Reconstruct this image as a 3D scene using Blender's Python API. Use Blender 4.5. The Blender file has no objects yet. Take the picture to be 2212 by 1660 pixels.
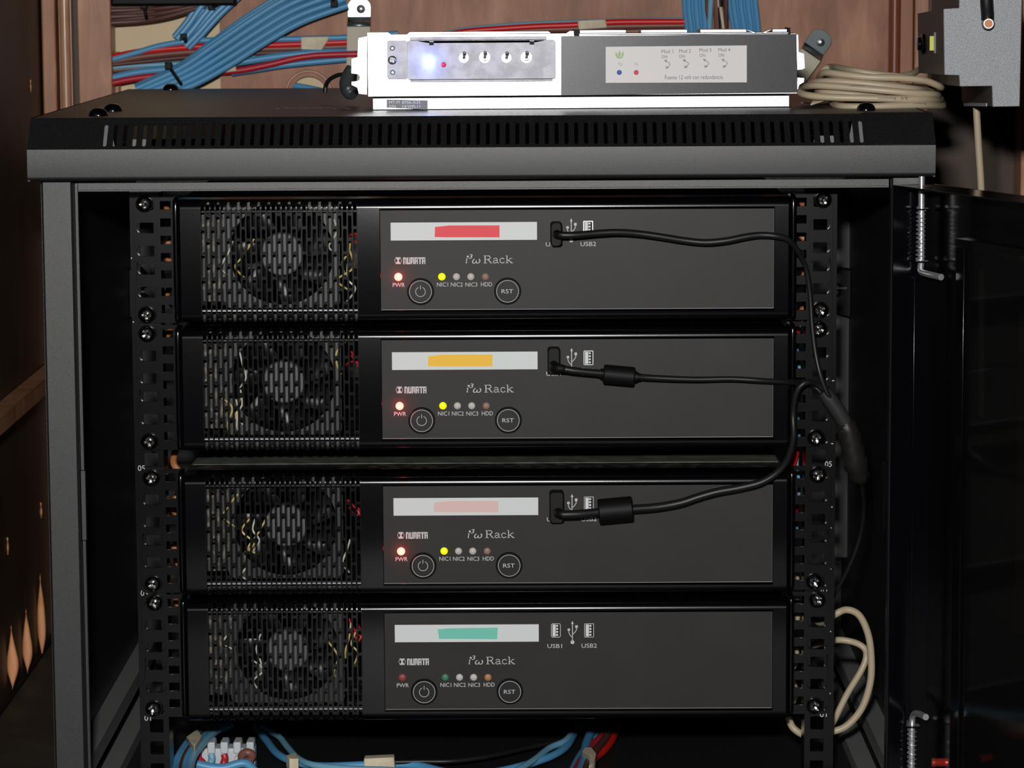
import bpy, math, random
from mathutils import Vector, Matrix
from mathutils.geometry import tessellate_polygon
random.seed(7)
C = bpy.context.scene.collection
ZO = 430.0          # rack bottom stands at z = 0 (all figures below in millimetres, top server's top edge = 0)
S = 0.001
sin, cos, pi, rad = math.sin, math.cos, math.pi, math.radians

# ------------------------------------------------------------------ camera
CX, CY, CZ, PITCH, YAW, ROLL, F = 28.455, -2194.736, 151.689, 0.12867, 0.00421, -0.00547, 6879.94
fwd = Vector((-sin(YAW)*cos(PITCH), cos(YAW)*cos(PITCH), -sin(PITCH)))
r0 = Vector((cos(YAW), sin(YAW), 0)); u0 = r0.cross(fwd)
rgt = r0*cos(ROLL)+u0*sin(ROLL); upv = -r0*sin(ROLL)+u0*cos(ROLL)
EYE = Vector((CX, CY, CZ))
def ray(px, py): return rgt*((px-1106)/F)-upv*((py-830)/F)+fwd
def at(px, py, Y=None, X=None, Z=None):
    d = ray(px, py)
    if Y is not None: t = (Y-EYE.y)/d.y
    elif X is not None: t = (X-EYE.x)/d.x
    else: t = (Z-EYE.z)/d.z
    return EYE+d*t
cam = bpy.data.cameras.new('camera'); co = bpy.data.objects.new('camera', cam); C.objects.link(co)
cam.sensor_width = 36; cam.lens = F/2212*36; cam.clip_start = .05; cam.clip_end = 50
M = Matrix((rgt, upv, -fwd)).transposed().to_4x4(); M.translation = (EYE+Vector((0, 0, ZO)))*S
co.matrix_world = M
cam.dof.use_dof = True; cam.dof.focus_distance = 2.17; cam.dof.aperture_fstop = 30
bpy.context.scene.camera = co

# ------------------------------------------------------------------ materials
MATS = {}
def mat(name, col, rough=.5, metal=0, spec=.5, emit=None, estr=0, bump=None, bstr=.2, var=None, coat=0, alpha=None):
    m = bpy.data.materials.new(name); m.use_nodes = True; nt = m.node_tree; b = nt.nodes['Principled BSDF']
    b.inputs['Base Color'].default_value = (*col, 1); b.inputs['Roughness'].default_value = rough
    b.inputs['Metallic'].default_value = metal; b.inputs['Specular IOR Level'].default_value = spec
    b.inputs['Coat Weight'].default_value = coat; b.inputs['Coat Roughness'].default_value = .15
    if emit: b.inputs['Emission Color'].default_value = (*emit, 1); b.inputs['Emission Strength'].default_value = estr
    if alpha is not None: b.inputs['Alpha'].default_value = alpha
    tc = nt.nodes.new('ShaderNodeTexCoord')
    if bump:
        n = nt.nodes.new('ShaderNodeTexNoise'); n.inputs['Scale'].default_value = bump; n.inputs['Detail'].default_value = 2
        nt.links.new(tc.outputs['Object'], n.inputs['Vector'])
        bp = nt.nodes.new('ShaderNodeBump'); bp.inputs['Strength'].default_value = bstr; bp.inputs['Distance'].default_value = .0005
        nt.links.new(n.outputs['Fac'], bp.inputs['Height']); nt.links.new(bp.outputs['Normal'], b.inputs['Normal'])
    if var:   # (scale, second colour, low, high)
        n = nt.nodes.new('ShaderNodeTexNoise'); n.inputs['Scale'].default_value = var[0]; n.inputs['Detail'].default_value = 4
        nt.links.new(tc.outputs['Object'], n.inputs['Vector'])
        r = nt.nodes.new('ShaderNodeValToRGB'); r.color_ramp.elements[0].position = var[2]; r.color_ramp.elements[1].position = var[3]
        r.color_ramp.elements[0].color = (*col, 1); r.color_ramp.elements[1].color = (*var[1], 1)
        nt.links.new(n.outputs['Fac'], r.inputs['Fac']); nt.links.new(r.outputs['Color'], b.inputs['Base Color'])
    MATS[name] = m; return m
def wood(name, c1, c2, c3, sx=60, sz=6, rough=.5, knots=0, spec=.4):
    m = bpy.data.materials.new(name); m.use_nodes = True; nt = m.node_tree; b = nt.nodes['Principled BSDF']
    tc = nt.nodes.new('ShaderNodeTexCoord'); mp = nt.nodes.new('ShaderNodeMapping'); mp.inputs['Scale'].default_value = (sx, sx, sz)
    n = nt.nodes.new('ShaderNodeTexNoise'); n.inputs['Scale'].default_value = 1; n.inputs['Detail'].default_value = 6; n.inputs['Roughness'].default_value = .65
    n.inputs['Distortion'].default_value = .6+knots
    n2 = nt.nodes.new('ShaderNodeTexNoise'); n2.inputs['Scale'].default_value = 14; n2.inputs['Detail'].default_value = 3
    mx = nt.nodes.new('ShaderNodeMix'); mx.data_type = 'FLOAT'; mx.inputs[0].default_value = .4
    r = nt.nodes.new('ShaderNodeValToRGB'); e = r.color_ramp.elements
    e[0].position = .32; e[0].color = (*c1, 1); e[1].position = .68; e[1].color = (*c3, 1); k = e.new(.5); k.color = (*c2, 1)
    L = nt.links.new
    L(tc.outputs['Object'], mp.inputs['Vector']); L(mp.outputs['Vector'], n.inputs['Vector']); L(tc.outputs['Object'], n2.inputs['Vector'])
    L(n.outputs['Fac'], mx.inputs[2]); L(n2.outputs['Fac'], mx.inputs[3]); L(mx.outputs[0], r.inputs['Fac']); L(r.outputs['Color'], b.inputs['Base Color'])
    b.inputs['Roughness'].default_value = rough; b.inputs['Specular IOR Level'].default_value = spec
    bp = nt.nodes.new('ShaderNodeBump'); bp.inputs['Strength'].default_value = .15; bp.inputs['Distance'].default_value = .001
    L(n.outputs['Fac'], bp.inputs['Height']); L(bp.outputs['Normal'], b.inputs['Normal'])
    MATS[name] = m; return m

coat = mat('powder_coat', (.006, .006, .0063), .43, 0, .75, bump=2600, bstr=.2, var=(1900, (.019, .019, .020), .47, .68))
coat_in = mat('inner_coat', (.014, .0142, .014), .45, 0, .4, bump=900, bstr=.3)
gloss = mat('gloss_black', (.0018, .0020, .0030), .155, 0, .5, bump=260, bstr=.02)
grillem = mat('grille_black', (.0026, .0028, .0034), .2, 0, .4)
earm = mat('ear_black', (.0022, .0024, .003), .21, 0, .45)
film = mat('panel_film', (.021, .0198, .0186), .45, 0, .25, bump=2500, bstr=.04, var=(25, (.025, .0237, .022), .4, .7))
film_dk = mat('button_film', (.017, .0165, .0165), .45, 0, .22)
blackp = mat('black_plastic', (.004, .004, .004), .55, 0, .22)
blackr = mat('black_rubber', (.010, .010, .010), .42, 0, .45)
sleeve_m = mat('shrink_sleeve', (.030, .030, .030), .5, 0, .4)
tape_b = mat('black_tape', (.014, .013, .011), .45, 0, .4, bump=150, bstr=.6)
print_w = mat('white_print', (.60, .61, .62), .5)
strip_w = mat('label_white', (.72, .76, .76), .45)
chassis_m = mat('chassis_steel', (.018, .018, .016), .5, .3, .4, var=(130, (.10, .093, .078), .48, .66))
cover_m = mat('cover_steel', (.10, .115, .09), .6, .1, .2, var=(70, (.16, .18, .145), .4, .65))
steel = mat('bright_steel', (.62, .62, .64), .28, 1, bump=400, bstr=.05)
alu = mat('aluminium', (.60, .60, .61), .33, 1, bump=1500, bstr=.08)
zinc = mat('brushed_zinc', (.36, .36, .40), .55, 1, bump=1500, bstr=.15, var=(120, (.28, .28, .31), .4, .65))
galv = mat('galvanised', (.40, .46, .48), .34, .95)
screwm = mat('black_nickel', (.30, .29, .28), .2, 1)
copper = mat('copper', (.36, .13, .055), .5, .3)
darkfilm = mat('dark_panel_film', (.048, .048, .052), .27, .15, .4, bump=2500, bstr=.08, var=(1500, (.068, .068, .072), .45, .65))
greybox = mat('grey_hammer_paint', (.25, .265, .285), .45, .2, .5, bump=1800, bstr=.5, var=(2300, (.80, .82, .85), .55, .72))
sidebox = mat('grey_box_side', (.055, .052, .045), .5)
cream = mat('cream_cable', (.50, .41, .28), .4, 0, .5)
creamd = mat('cream_bracket', (.55, .50, .38), .5)
blue = mat('blue_cable', (.10, .35, .62), .38, 0, .5)
blue2 = mat('pale_blue_cable', (.20, .45, .62), .4)
red = mat('red_cable', (.72, .015, .015), .38)
dred = mat('dark_red_cable', (.50, .02, .035), .4)
brown = mat('brown_cable', (.22, .085, .065), .42)
dbrown = mat('dark_brown_cable', (.10, .035, .028), .45)
orange = mat('orange_cable', (.45, .16, .06), .4)
gtie = mat('black_tie', (.004, .004, .004), .55, 0, .2)
mtape = mat('masking_tape', (.78, .69, .50), .6, var=(80, (.66, .56, .40), .4, .6))
beige = mat('beige_board', (.82, .66, .43), .7, var=(9, (.75, .59, .38), .35, .7))
white_pl = mat('white_plastic', (.62, .66, .70), .35)
glassm = mat('tinted_glass', (.006, .006, .006), .08, 0, .5, alpha=.72)
tp_red = mat('red_tape', (.88, .035, .055), .5); tp_yel = mat('yellow_tape', (1.0, .58, .015), .5)
tp_pink = mat('pink_tape', (.80, .56, .54), .55); tp_teal = mat('teal_tape', (.17, .62, .50), .5)
led_red = mat('red_led_lit', (.8, .1, .1), .3, emit=(1, .16, .12), estr=5); led_yel = mat('yellow_led_lit', (.7, .8, .0), .3, emit=(.75, 1, 0), estr=.9)
led_off = mat('clear_led', (.60, .57, .53), .5); led_amb = mat('amber_led', (.32, .20, .15), .5); led_amb2 = mat('amber_led_bright', (.50, .22, .09), .5)
led_dred = mat('red_led_unlit', (.26, .055, .05), .5); led_dgr = mat('green_led_unlit', (.06, .22, .12), .5)
led_white = mat('blue_led_lit', (.8, .9, 1), .3, emit=(.35, .6, 1), estr=26)
led_r2 = mat('small_red_led', (.7, .03, .08), .3, emit=(1, .05, .15), estr=.25)
fanm = mat('fan_plastic', (.010, .010, .010), .4); hubm = mat('fan_hub_label', (.075, .075, .078), .5)
pcb = mat('circuit_board', (.012, .012, .009), .5, var=(170, (.17, .14, .10), .5, .62)); wire_y = mat('yellow_wire', (.65, .5, .18), .4); wire_w = mat('white_wire', (.6, .58, .5), .4)
lbl_grey = mat('grey_label', (.17, .17, .18), .5); lbl_light = mat('silver_sticker', (.78, .75, .75), .45); ink = mat('grey_ink', (.20, .18, .20), .6); inkl = mat('pale_ink', (.44, .42, .43), .6)
green_i = mat('green_ink', (.46, .62, .33), .6); blue_i = mat('blue_ink', (.04, .12, .42), .6); red_i = mat('red_ink', (.75, .06, .11), .6)
yellow_l = mat('yellow_sticker', (.62, .68, .08), .5)
ledgem = mat('ledge_paint', (.20, .20, .20), .5)  # cabinet paint lightened to stand in for light on the parts inside
plated = mat('plated_rod', (.62, .63, .66), .36, .75)
edge_m = mat('film_edge_light', (.42, .40, .38), .5)  # pale tone painted in as the panel edge highlight
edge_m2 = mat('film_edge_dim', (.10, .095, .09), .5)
redcap = mat('red_spring', (.35, .03, .02), .3, .3)
text_black = mat('cable_print', (.09, .08, .06), .6)
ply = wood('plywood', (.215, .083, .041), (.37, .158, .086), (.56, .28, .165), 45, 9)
plank = wood('plank_wood', (.27, .115, .055), (.42, .195, .105), (.62, .33, .185), 55, 7, rough=.4, knots=.6)
plank2 = wood('trim_wood', (.36, .175, .095), (.50, .27, .16), (.66, .42, .28), 70, 8, rough=.28, spec=.6)
redw = wood('red_moulding', (.17, .05, .02), (.24, .075, .035), (.30, .11, .06), 80, 5, rough=.35)
darkw = wood('dark_plywood', (.030, .016, .009), (.05, .027, .014), (.07, .038, .02), 25, 3, rough=.5)  # plywood darkened for grazing light on the left wall and for shadow
litwood = wood('bare_wood', (.55, .22, .09), (.75, .34, .16), (.9, .48, .26), 60, 30)  # orange raised to stand in for light on the wall
floorm = wood('dusty_floor', (.02, .015, .011), (.035, .027, .02), (.055, .045, .034), 12, 12, rough=.6)

# ------------------------------------------------------------------ mesh builder
class MB:
    def __init__(s): s.v = []; s.f = []
    def add(s, vs, fs):
        o = len(s.v); s.v += [tuple(a) for a in vs]; s.f += [tuple(i+o for i in f) for f in fs]; return s
    def box(s, x0, x1, y0, y1, z0, z1):
        v = [(x, y, z) for x in (x0, x1) for y in (y0, y1) for z in (z0, z1)]
        return s.add(v, [(0, 1, 3, 2), (4, 6, 7, 5), (0, 4, 5, 1), (2, 3, 7, 6), (0, 2, 6, 4), (1, 5, 7, 3)])
    def quad(s, a, b, c, d): return s.add([a, b, c, d], [(0, 1, 2, 3)])
    def prism(s, pts, vec):
        n = len(pts); vec = Vector(vec); a = [Vector(p) for p in pts]; b = [p+vec for p in a]
        tr = tessellate_polygon([a])
        return s.add(a+b, [t for t in tr]+[tuple(i+n for i in t)[::-1] for t in tr]+[(i, (i+1) % n, n+(i+1) % n, n+i) for i in range(n)])
    def lathe(s, prof, c, ax='Y', n=32, cap=True):   # prof: (radius, along); along axis
        vs = []
        for r, h in prof:
            for i in range(n):
                a = 2*pi*i/n; p = (r*cos(a), r*sin(a))
                vs.append({'Y': (c[0]+p[0], c[1]+h, c[2]+p[1]), 'Z': (c[0]+p[0], c[1]+p[1], c[2]+h), 'X': (c[0]+h, c[1]+p[0], c[2]+p[1])}[ax])
        m = len(prof); fs = [(j*n+i, j*n+(i+1) % n, (j+1)*n+(i+1) % n, (j+1)*n+i) for j in range(m-1) for i in range(n)]
        if cap: fs += [tuple(range(n)), tuple(range((m-1)*n, m*n))]
        return s.add(vs, fs)
    def plate(s, outer, holes, f0, f1):    # 2D loops; f0/f1 map (a,b)->3D for front/back
        loops = [outer]+holes
        flat = [p for l in loops for p in l]
        tr = tessellate_polygon([[Vector((p[0], p[1], 0)) for p in l] for l in loops])
        n = len(flat); s2 = [f0(*p) for p in flat]+[f1(*p) for p in flat]
        fs = [tuple(t) for t in tr]+[tuple(i+n for i in t)[::-1] for t in tr]; o = 0
        for l in loops:
            k = len(l); fs += [(o+i, o+(i+1) % k, n+o+(i+1) % k, n+o+i) for i in range(k)]; o += k
        return s.add(s2, fs)
    def tube(s, pts, r, n=10, sub=6, closed=False, spline=True):
        P = [Vector(p) for p in pts]
        R = r if isinstance(r, (list, tuple)) else [r]*len(P)
        if spline and len(P) > 2:
            Q = []; RR = []; m = len(P); rng = range(m if closed else m-1)
            for i in rng:
                g = (lambda k: P[k % m]) if closed else (lambda k: P[min(max(k, 0), m-1)])
                p0, p1, p2, p3 = g(i-1), g(i), g(i+1), g(i+2)
                for j in range(sub):
                    t = j/sub
                    Q.append(.5*((2*p1)+(p2-p0)*t+(2*p0-5*p1+4*p2-p3)*t*t+(3*p1-p0-3*p2+p3)*t**3)); RR.append(R[i]*(1-t)+R[(i+1) % m]*t)
            if not closed: Q.append(P[-1]); RR.append(R[-1])
            P = Q; R = RR
        m = len(P); T = []
        for i in range(m):
            a = P[(i-1) % m] if closed else P[max(i-1, 0)]; b = P[(i+1) % m] if closed else P[min(i+1, m-1)]
            T.append((b-a).normalized() if (b-a).length > 1e-9 else Vector((0, 0, 1)))
        N = T[0].orthogonal().normalized(); vs = []
        for i in range(m):
            N = (N-T[i]*N.dot(T[i])).normalized(); B = T[i].cross(N)
            for k in range(n):
                a = 2*pi*k/n; vs.append(P[i]+(N*cos(a)+B*sin(a))*R[i])
        fs = [(i*n+k, i*n+(k+1) % n, ((i+1) % m)*n+(k+1) % n, ((i+1) % m)*n+k) for i in range(m if closed else m-1) for k in range(n)]
        if not closed: fs += [tuple(range(n)), tuple(range((m-1)*n, m*n))]
        return s.add(vs, fs)
    def ribbon(s, pts, w, y0, y1):   # flat stroke in XZ with thickness y0..y1
        m = len(pts); L = []; Rr = []
        for i in range(m):
            a = Vector(pts[max(i-1, 0)]); b = Vector(pts[min(i+1, m-1)]); d = (b-a); d = d.normalized() if d.length else Vector((1, 0))
            nn = Vector((-d.y, d.x))*w/2; p = Vector(pts[i]); L.append(p+nn); Rr.append(p-nn)
        vs = []
        for y in (y0, y1):
            for p in L+Rr: vs.append((p.x, y, p.y))
        k = 2*m; fs = []
        for i in range(m-1):
            fs += [(i, i+1, m+i+1, m+i), (k+i, k+m+i, k+m+i+1, k+i+1), (i, k+i, k+i+1, i+1), (m+i, m+i+1, k+m+i+1, k+m+i)]
        fs += [(0, m, k+m, k), (m-1, k+m-1, k+2*m-1, 2*m-1)]
        return s.add(vs, fs)
    def disc(s, x, z, r, y0, y1, n=28): return s.lathe([(r, y0), (r, y1)], (x, 0, z), 'Y', n)
    def rect(s, x0, x1, z0, z1, y0, y1): return s.box(min(x0, x1), max(x0, x1), min(y0, y1), max(y0, y1), min(z0, z1), max(z0, z1))
CACHE = {}
def mesh(name, mb, m, off=(0, 0, 0), smooth=35, raw=False):
    me = bpy.data.meshes.new(name); o = Vector(off)
    me.from_pydata([((Vector(v)-o)*S) for v in mb.v], [], mb.f)
    me.materials.append(m); me.update()
    import bmesh
    b = bmesh.new(); b.from_mesh(me); bmesh.ops.remove_doubles(b, verts=b.verts, dist=1e-6); bmesh.ops.recalc_face_normals(b, faces=b.faces); b.to_mesh(me); b.free()
    if smooth:
        me.shade_smooth(); me.set_sharp_from_angle(angle=rad(smooth))
    return me
def obj(name, mb, m, parent=None, bev=0, solid=0, local=False, smooth=35, key=None, loc=None):
    root = parent
    while root is not None and root.parent is not None: root = root.parent
    off = Vector((0, 0, 0))
    if root is not None and not local: off = Vector(root['_o'])
    elif root is None:
        if loc is not None: off = Vector(loc)
        else:
            xs = [v[0] for v in mb.v]; ys = [v[1] for v in mb.v]; zs = [v[2] for v in mb.v]
            off = Vector(((min(xs)+max(xs))/2, (min(ys)+max(ys))/2, min(zs)))
    if key and key in CACHE: me = CACHE[key]
    else:
        me = mesh(name, mb, m, off, smooth)
        if key: CACHE[key] = me
    o = bpy.data.objects.new(name, me); C.objects.link(o)
    if parent is not None: o.parent = parent
    else: o.location = (off+Vector((0, 0, ZO)))*S
    if bev:
        b = o.modifiers.new('bevel', 'BEVEL'); b.width = bev*S; b.segments = 2; b.limit_method = 'ANGLE'; b.angle_limit = rad(40); b.harden_normals = False
    if solid:
        b = o.modifiers.new('solidify', 'SOLIDIFY'); b.thickness = solid*S; b.offset = -1
    return o
def thing(name, label, cat, loc, rz=0, group=None):
    o = bpy.data.objects.new(name, None); C.objects.link(o); o.empty_display_size = .02
    o.location = (Vector(loc)+Vector((0, 0, ZO)))*S; o.rotation_euler = (0, 0, rz); o['_o'] = tuple(loc)
    o['label'] = label; o['category'] = cat
    if group: o['group'] = group
    return o
def tag(o, label, cat, group=None, kind=None):
    o['label'] = label; o['category'] = cat
    if group: o['group'] = group
    if kind: o['kind'] = kind
    return o
def struct(name, mb, m, label=None, cat=None, bev=0):
    o = obj(name, mb, m, bev=bev); o['kind'] = 'structure'
    if label: o['label'] = label; o['category'] = cat
    return o
_fc = {}
def text_mesh(s):
    if s not in _fc:
        cu = bpy.data.curves.new('t', 'FONT'); cu.body = s; cu.resolution_u = 3; cu.fill_mode = 'FRONT'
        o = bpy.data.objects.new('t', cu); C.objects.link(o); bpy.context.view_layer.update()
        me = bpy.data.meshes.new_from_object(o); 
        _fc[s] = ([tuple(v.co) for v in me.vertices], [tuple(p.vertices) for p in me.polygons])
        bpy.data.objects.remove(o); bpy.data.curves.remove(cu); bpy.data.meshes.remove(me)
    return _fc[s]
def txt(mb, s, x0, x1, z0, z1, y, shear=0, rot=False):
    V, Fc = text_mesh(s); 
    xs = [v[0] for v in V]; ys = [v[1] for v in V]; a, b, c, d = min(xs), max(xs), min(ys), max(ys)
    out = []
    for v in V:
        fx = (v[0]-a)/(b-a); fz = (v[1]-c)/(d-c)
        if rot: fx = 1-fx; fz = 1-fz
        out.append((x0+(x1-x0)*fx+shear*(fz-.5)*(z1-z0), y, z0+(z1-z0)*fz))
    return mb.add(out, Fc)
def oval(cx, cz, w, h, n=6):
    r = min(w, h)/2; pts = []
    if w >= h:
        for k in range(n+1): a = -pi/2+pi*k/n; pts.append((cx+w/2-r+r*cos(a), cz+r*sin(a)))
        for k in range(n+1): a = pi/2+pi*k/n; pts.append((cx-w/2+r+r*cos(a), cz+r*sin(a)))
    else:
        for k in range(n+1): a = pi*k/n; pts.append((cx+r*cos(a), cz+h/2-r+r*sin(a)))
        for k in range(n+1): a = pi+pi*k/n; pts.append((cx+r*cos(a), cz-h/2+r+r*sin(a)))
    return pts
def rrect(cx, cz, w, h, r, n=3):
    pts = []
    for qx, qz, a0 in ((1, 1, 0), (-1, 1, 90), (-1, -1, 180), (1, -1, 270)):
        for k in range(n+1):
            a = rad(a0+90*k/n); pts.append((cx+qx*(w/2-r)+r*cos(a), cz+qz*(h/2-r)+r*sin(a)))
    return pts
def arc(cx, cz, r, a0, a1, n=16): return [(cx+r*cos(rad(a0+(a1-a0)*k/n)), cz+r*sin(rad(a0+(a1-a0)*k/n))) for k in range(n+1)]
def XZ(y): return lambda a, b: (a, y, b)

# ------------------------------------------------------------------ room shell
YB = 600.0
b = MB().box(-420, 520, YB+14, YB+24, -440, 460); struct('wall_back', b, beige)
hole = at(667, 203, Y=YB)
xl = at(475, 100, Y=YB).x; xr = at(1921, 100, Y=YB).x
b = MB().plate([(xl, -430), (xr, -430), (xr, 460), (xl, 460)], [arc(hole.x, hole.z, 15.3, 0, 350, 35)], XZ(YB), XZ(YB+12))
struct('trim_1', b, ply, 'reddish brown plywood panel with a round cable hole behind the rack', 'wall panel')
b = MB()
for k in range(36):
    a0, a1 = 2*pi*k/36, 2*pi*(k+1)/36
    for ra, ya, rb, yb in ((21.2, 0, 20.6, -1.4), (20.6, -1.4, 19.2, -1.4), (19.2, -1.4, 18.6, 0)):
        b.quad((hole.x+ra*cos(a0), YB+ya, hole.z+ra*sin(a0)), (hole.x+ra*cos(a1), YB+ya, hole.z+ra*sin(a1)),
               (hole.x+rb*cos(a1), YB+yb, hole.z+rb*sin(a1)), (hole.x+rb*cos(a0), YB+yb, hole.z+rb*sin(a0)))
struct('trim_13', b, plank, 'thin round wooden rim around the cable hole in the plywood wall', 'grommet')
# left side wall (plane X=-392) with ledge and patches of light built as slivers
WX = -392.0
def patch(pts): return [(at(x, y, X=WX).y, at(x, y, X=WX).z) for x, y in pts]
b = MB().box(WX-12, WX, -900, YB+14, -430, 460)
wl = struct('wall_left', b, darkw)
def light_sliver_mb(n, cx, cy0, cy1, w):      # patch of light built as an added wood sliver turned to the camera
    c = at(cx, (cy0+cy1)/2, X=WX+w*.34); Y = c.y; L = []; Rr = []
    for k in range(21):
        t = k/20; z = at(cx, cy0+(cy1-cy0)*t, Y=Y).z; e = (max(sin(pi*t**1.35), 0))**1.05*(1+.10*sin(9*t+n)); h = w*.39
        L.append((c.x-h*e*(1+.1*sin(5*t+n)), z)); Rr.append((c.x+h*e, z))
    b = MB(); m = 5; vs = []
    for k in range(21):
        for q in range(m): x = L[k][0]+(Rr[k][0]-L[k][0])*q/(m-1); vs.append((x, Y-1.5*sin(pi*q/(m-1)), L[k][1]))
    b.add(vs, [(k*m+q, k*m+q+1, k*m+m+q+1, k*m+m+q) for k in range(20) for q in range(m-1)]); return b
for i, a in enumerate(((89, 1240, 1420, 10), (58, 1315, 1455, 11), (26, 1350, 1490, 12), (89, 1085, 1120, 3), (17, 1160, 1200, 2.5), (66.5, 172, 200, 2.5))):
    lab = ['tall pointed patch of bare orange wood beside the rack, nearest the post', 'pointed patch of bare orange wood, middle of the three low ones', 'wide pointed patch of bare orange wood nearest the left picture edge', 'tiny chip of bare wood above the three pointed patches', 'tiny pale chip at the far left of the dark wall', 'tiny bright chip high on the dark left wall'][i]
    tag(obj('bare_patch', light_sliver_mb(i, *a), litwood, solid=.6), lab, 'wood patch', 'bare wood patches on the left wall')
p = at(94, 790, X=WX+2)
b = MB().box(WX, WX+16, -300, YB-30, p.z-16, p.z-1)
struct('trim_2', b, plank, 'narrow wooden ledge running along the dark left wall', 'ledge', bev=1)
b = MB().box(-1300, 900, -900, YB+14, -446, -430.5); struct('floor', b, floorm)
p = at(110, 1380, X=WX+2)
b = MB().box(WX, WX+4, 100, YB-20, -430, p.z); struct('baseboard_left', b, blackp)
# vertical boards left of the plywood
def board(n, x0, x1, y0, y1, m, lab, bev=1.5, z0=-430, lean=0):
    a = at(x0, 120, Y=y0).x; c = at(x1, 120, Y=y0).x
    b = MB().box(a, c, y0, y1, z0, 460); return struct('trim_%d' % n, b, m, lab, 'wooden board', bev)
board(3, 91, 121, 585, 613, plank, 'narrow brown board in the far left corner')
a = at(141, 120, Y=585).x
b = MB(); b.lathe([(4.6*1, -430), (4.6, 460)], (a, 586, 0), 'Z', 24); b.box(a-5.4, a+5.4, 588, 613, -430, 460); struct('trim_4', b, plank2, 'rounded shiny brown moulding at left', 'moulding')
b = MB(); a1 = at(153, 120, Y=600).x; a2 = at(168, 120, Y=600).x; b.box(a1, a2, 604, 613, -430, 460); struct('trim_5', b, darkw, 'dark gap strip between moulding and plank', 'board')
board(6, 169, 241, 578, 606, plank, 'wide brown plank with a knot, left of the cables', 1)
a = at(241, 120, Y=590).x; c2 = at(257, 150, Y=600).x; zz = at(241, 118, Y=590).z
b = MB().box(a-.5, c2, 600, 613, -430, zz+2); struct('trim_7', b, plank, 'low brown board end beside the beige board', 'board', 1)
# right of the plywood
xr2 = at(1948, 100, Y=592).x
b = MB(); a = at(1933, 100, Y=592).x; b.lathe([(5, -430), (5, 460)], (a, 594, 0), 'Z', 24); b.box(a-5, a+5, 596, 613, -430, 460); struct('trim_8', b, redw, 'rounded red brown moulding right of the plywood', 'moulding')
b = MB().box(a+5.2, a+17, 601, 613, -430, 460); struct('trim_9', b, ply, 'brown strip right of the red moulding', 'board', 1)
b = MB().box(a+17.6, a+30, 596, 613, -430, 460); struct('trim_10', b, plank, 'brown stud behind the grey box', 'board', 1)
b = MB().box(a+30.5, 515, 604, 613, -430, 460); struct('trim_11', b, darkw, 'dark brown plywood panel at the right behind the hanging cable', 'board')  # dark wood stands in for the box shadow on this wall
b = MB().box(at(2206, 300, Y=560).x, 515, 560, 600, -430, 460); struct('trim_12', b, plank, 'brown post at the right picture edge', 'board', 1)

# ------------------------------------------------------------------ rack cabinet
rack = thing('rack_cabinet', 'black steel wall rack cabinet holding the four servers, glass door open', 'rack', (0, 200, -430))
def P(name, mb, m, parent=None, **k): return obj(name, mb, m, parent or rack, **k)
YF, YR, XW = -90, 460, 300
# lid: top plate with vent slots, front band, side skirts
holes = [oval(-145+i*10, 62+6*sin(i*.9), 7, 3.2, 4) for i in range(6)]+[oval(-140+i*10, 74, 7, 3, 4) for i in range(5)]
b = MB().plate([(-XW, -69.5), (XW, -69.5), (XW, YR), (-XW, YR)], holes, lambda a, c: (a, c, 57), lambda a, c: (a, c, 55.6))
lid = P('lid', b, coat)
prof = [(-90, 37)]+[(-90, 19)]+[(-90+3*(1-cos(rad(t))), 19-3*sin(rad(t))) for t in (22, 45, 67, 90)]+[(-82, 16), (-82, 35), (-88.5, 36.4)]
b = MB().prism([(-XW, y, z) for y, z in prof], (2*XW, 0, 0))
for sx in (-1, 1):
    pr = [(-69.6, 57), (-90, 37), (-89, 16), (YR, 16), (YR, 57)]
    b.prism([(sx*XW, y, z) for y, z in pr], (-sx*1.5, 0, 0))
P('lid_rim', b, coat)
b = MB(); X0 = -249; n = 78; pitch = 6.5; sw = 1.3
def cham(x, t): return (x, -69.5-20.5*t, 57-20*t)
ts = [0, .2, .222, .245, .87, .893, .915, 1]; hw = [0, 0, sw*.7, sw, sw, sw*.7, 0, 0]
xs0 = X0-pitch/2; xs1 = xs0+n*pitch
for a_, b_ in ((-XW, xs0), (xs1, XW)):
    b.quad(cham(a_, 0), cham(b_, 0), cham(b_, 1), cham(a_, 1))
for i in range(n):
    c = xs0+pitch*(i+.5)
    for k in range(len(ts)-1):
        b.quad(cham(c-pitch/2, ts[k]), cham(c-hw[k], ts[k]), cham(c-hw[k+1], ts[k+1]), cham(c-pitch/2, ts[k+1]))
        b.quad(cham(c+hw[k], ts[k]), cham(c+pitch/2, ts[k]), cham(c+pitch/2, ts[k+1]), cham(c+hw[k+1], ts[k+1]))
P('vent_strip', b, coat, solid=1.2, smooth=0)
b = MB()
for sx in (-1, 1):
    o_ = 1.2 if sx > 0 else -1.2
    b = MB().prism([(sx*254+o_, -71, 54), (sx*246+o_, -71, 54), (sx*241+o_, -84, 36), (sx*240+o_, -84, 34), (sx*254+o_, -84, 34)], (0, .8, -.5)); P('corner_bracket', b, ledgem)
    b = MB().prism([(sx*232.5+o_, -80, 43), (sx*220+o_, -80, 43), (sx*218+o_, -84, 35), (sx*232.5+o_, -84, 35)], (0, .8, -.5)); P('corner_bracket', b, ledgem)
def bolt(x, y): 
    b = MB().lathe([(6.6, 0), (6.6, .8), (6, 2.4), (4.6, 4), (2.5, 5), (.3, 5.3)], (x, y, 57), 'Z', 24); P('lid_bolt', b, gloss)
for px, py in ((213, 250), (244, 240), (1871, 238), (369, 194)):
    q = at(px, py, Z=57); bolt(q.x, q.y)
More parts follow.
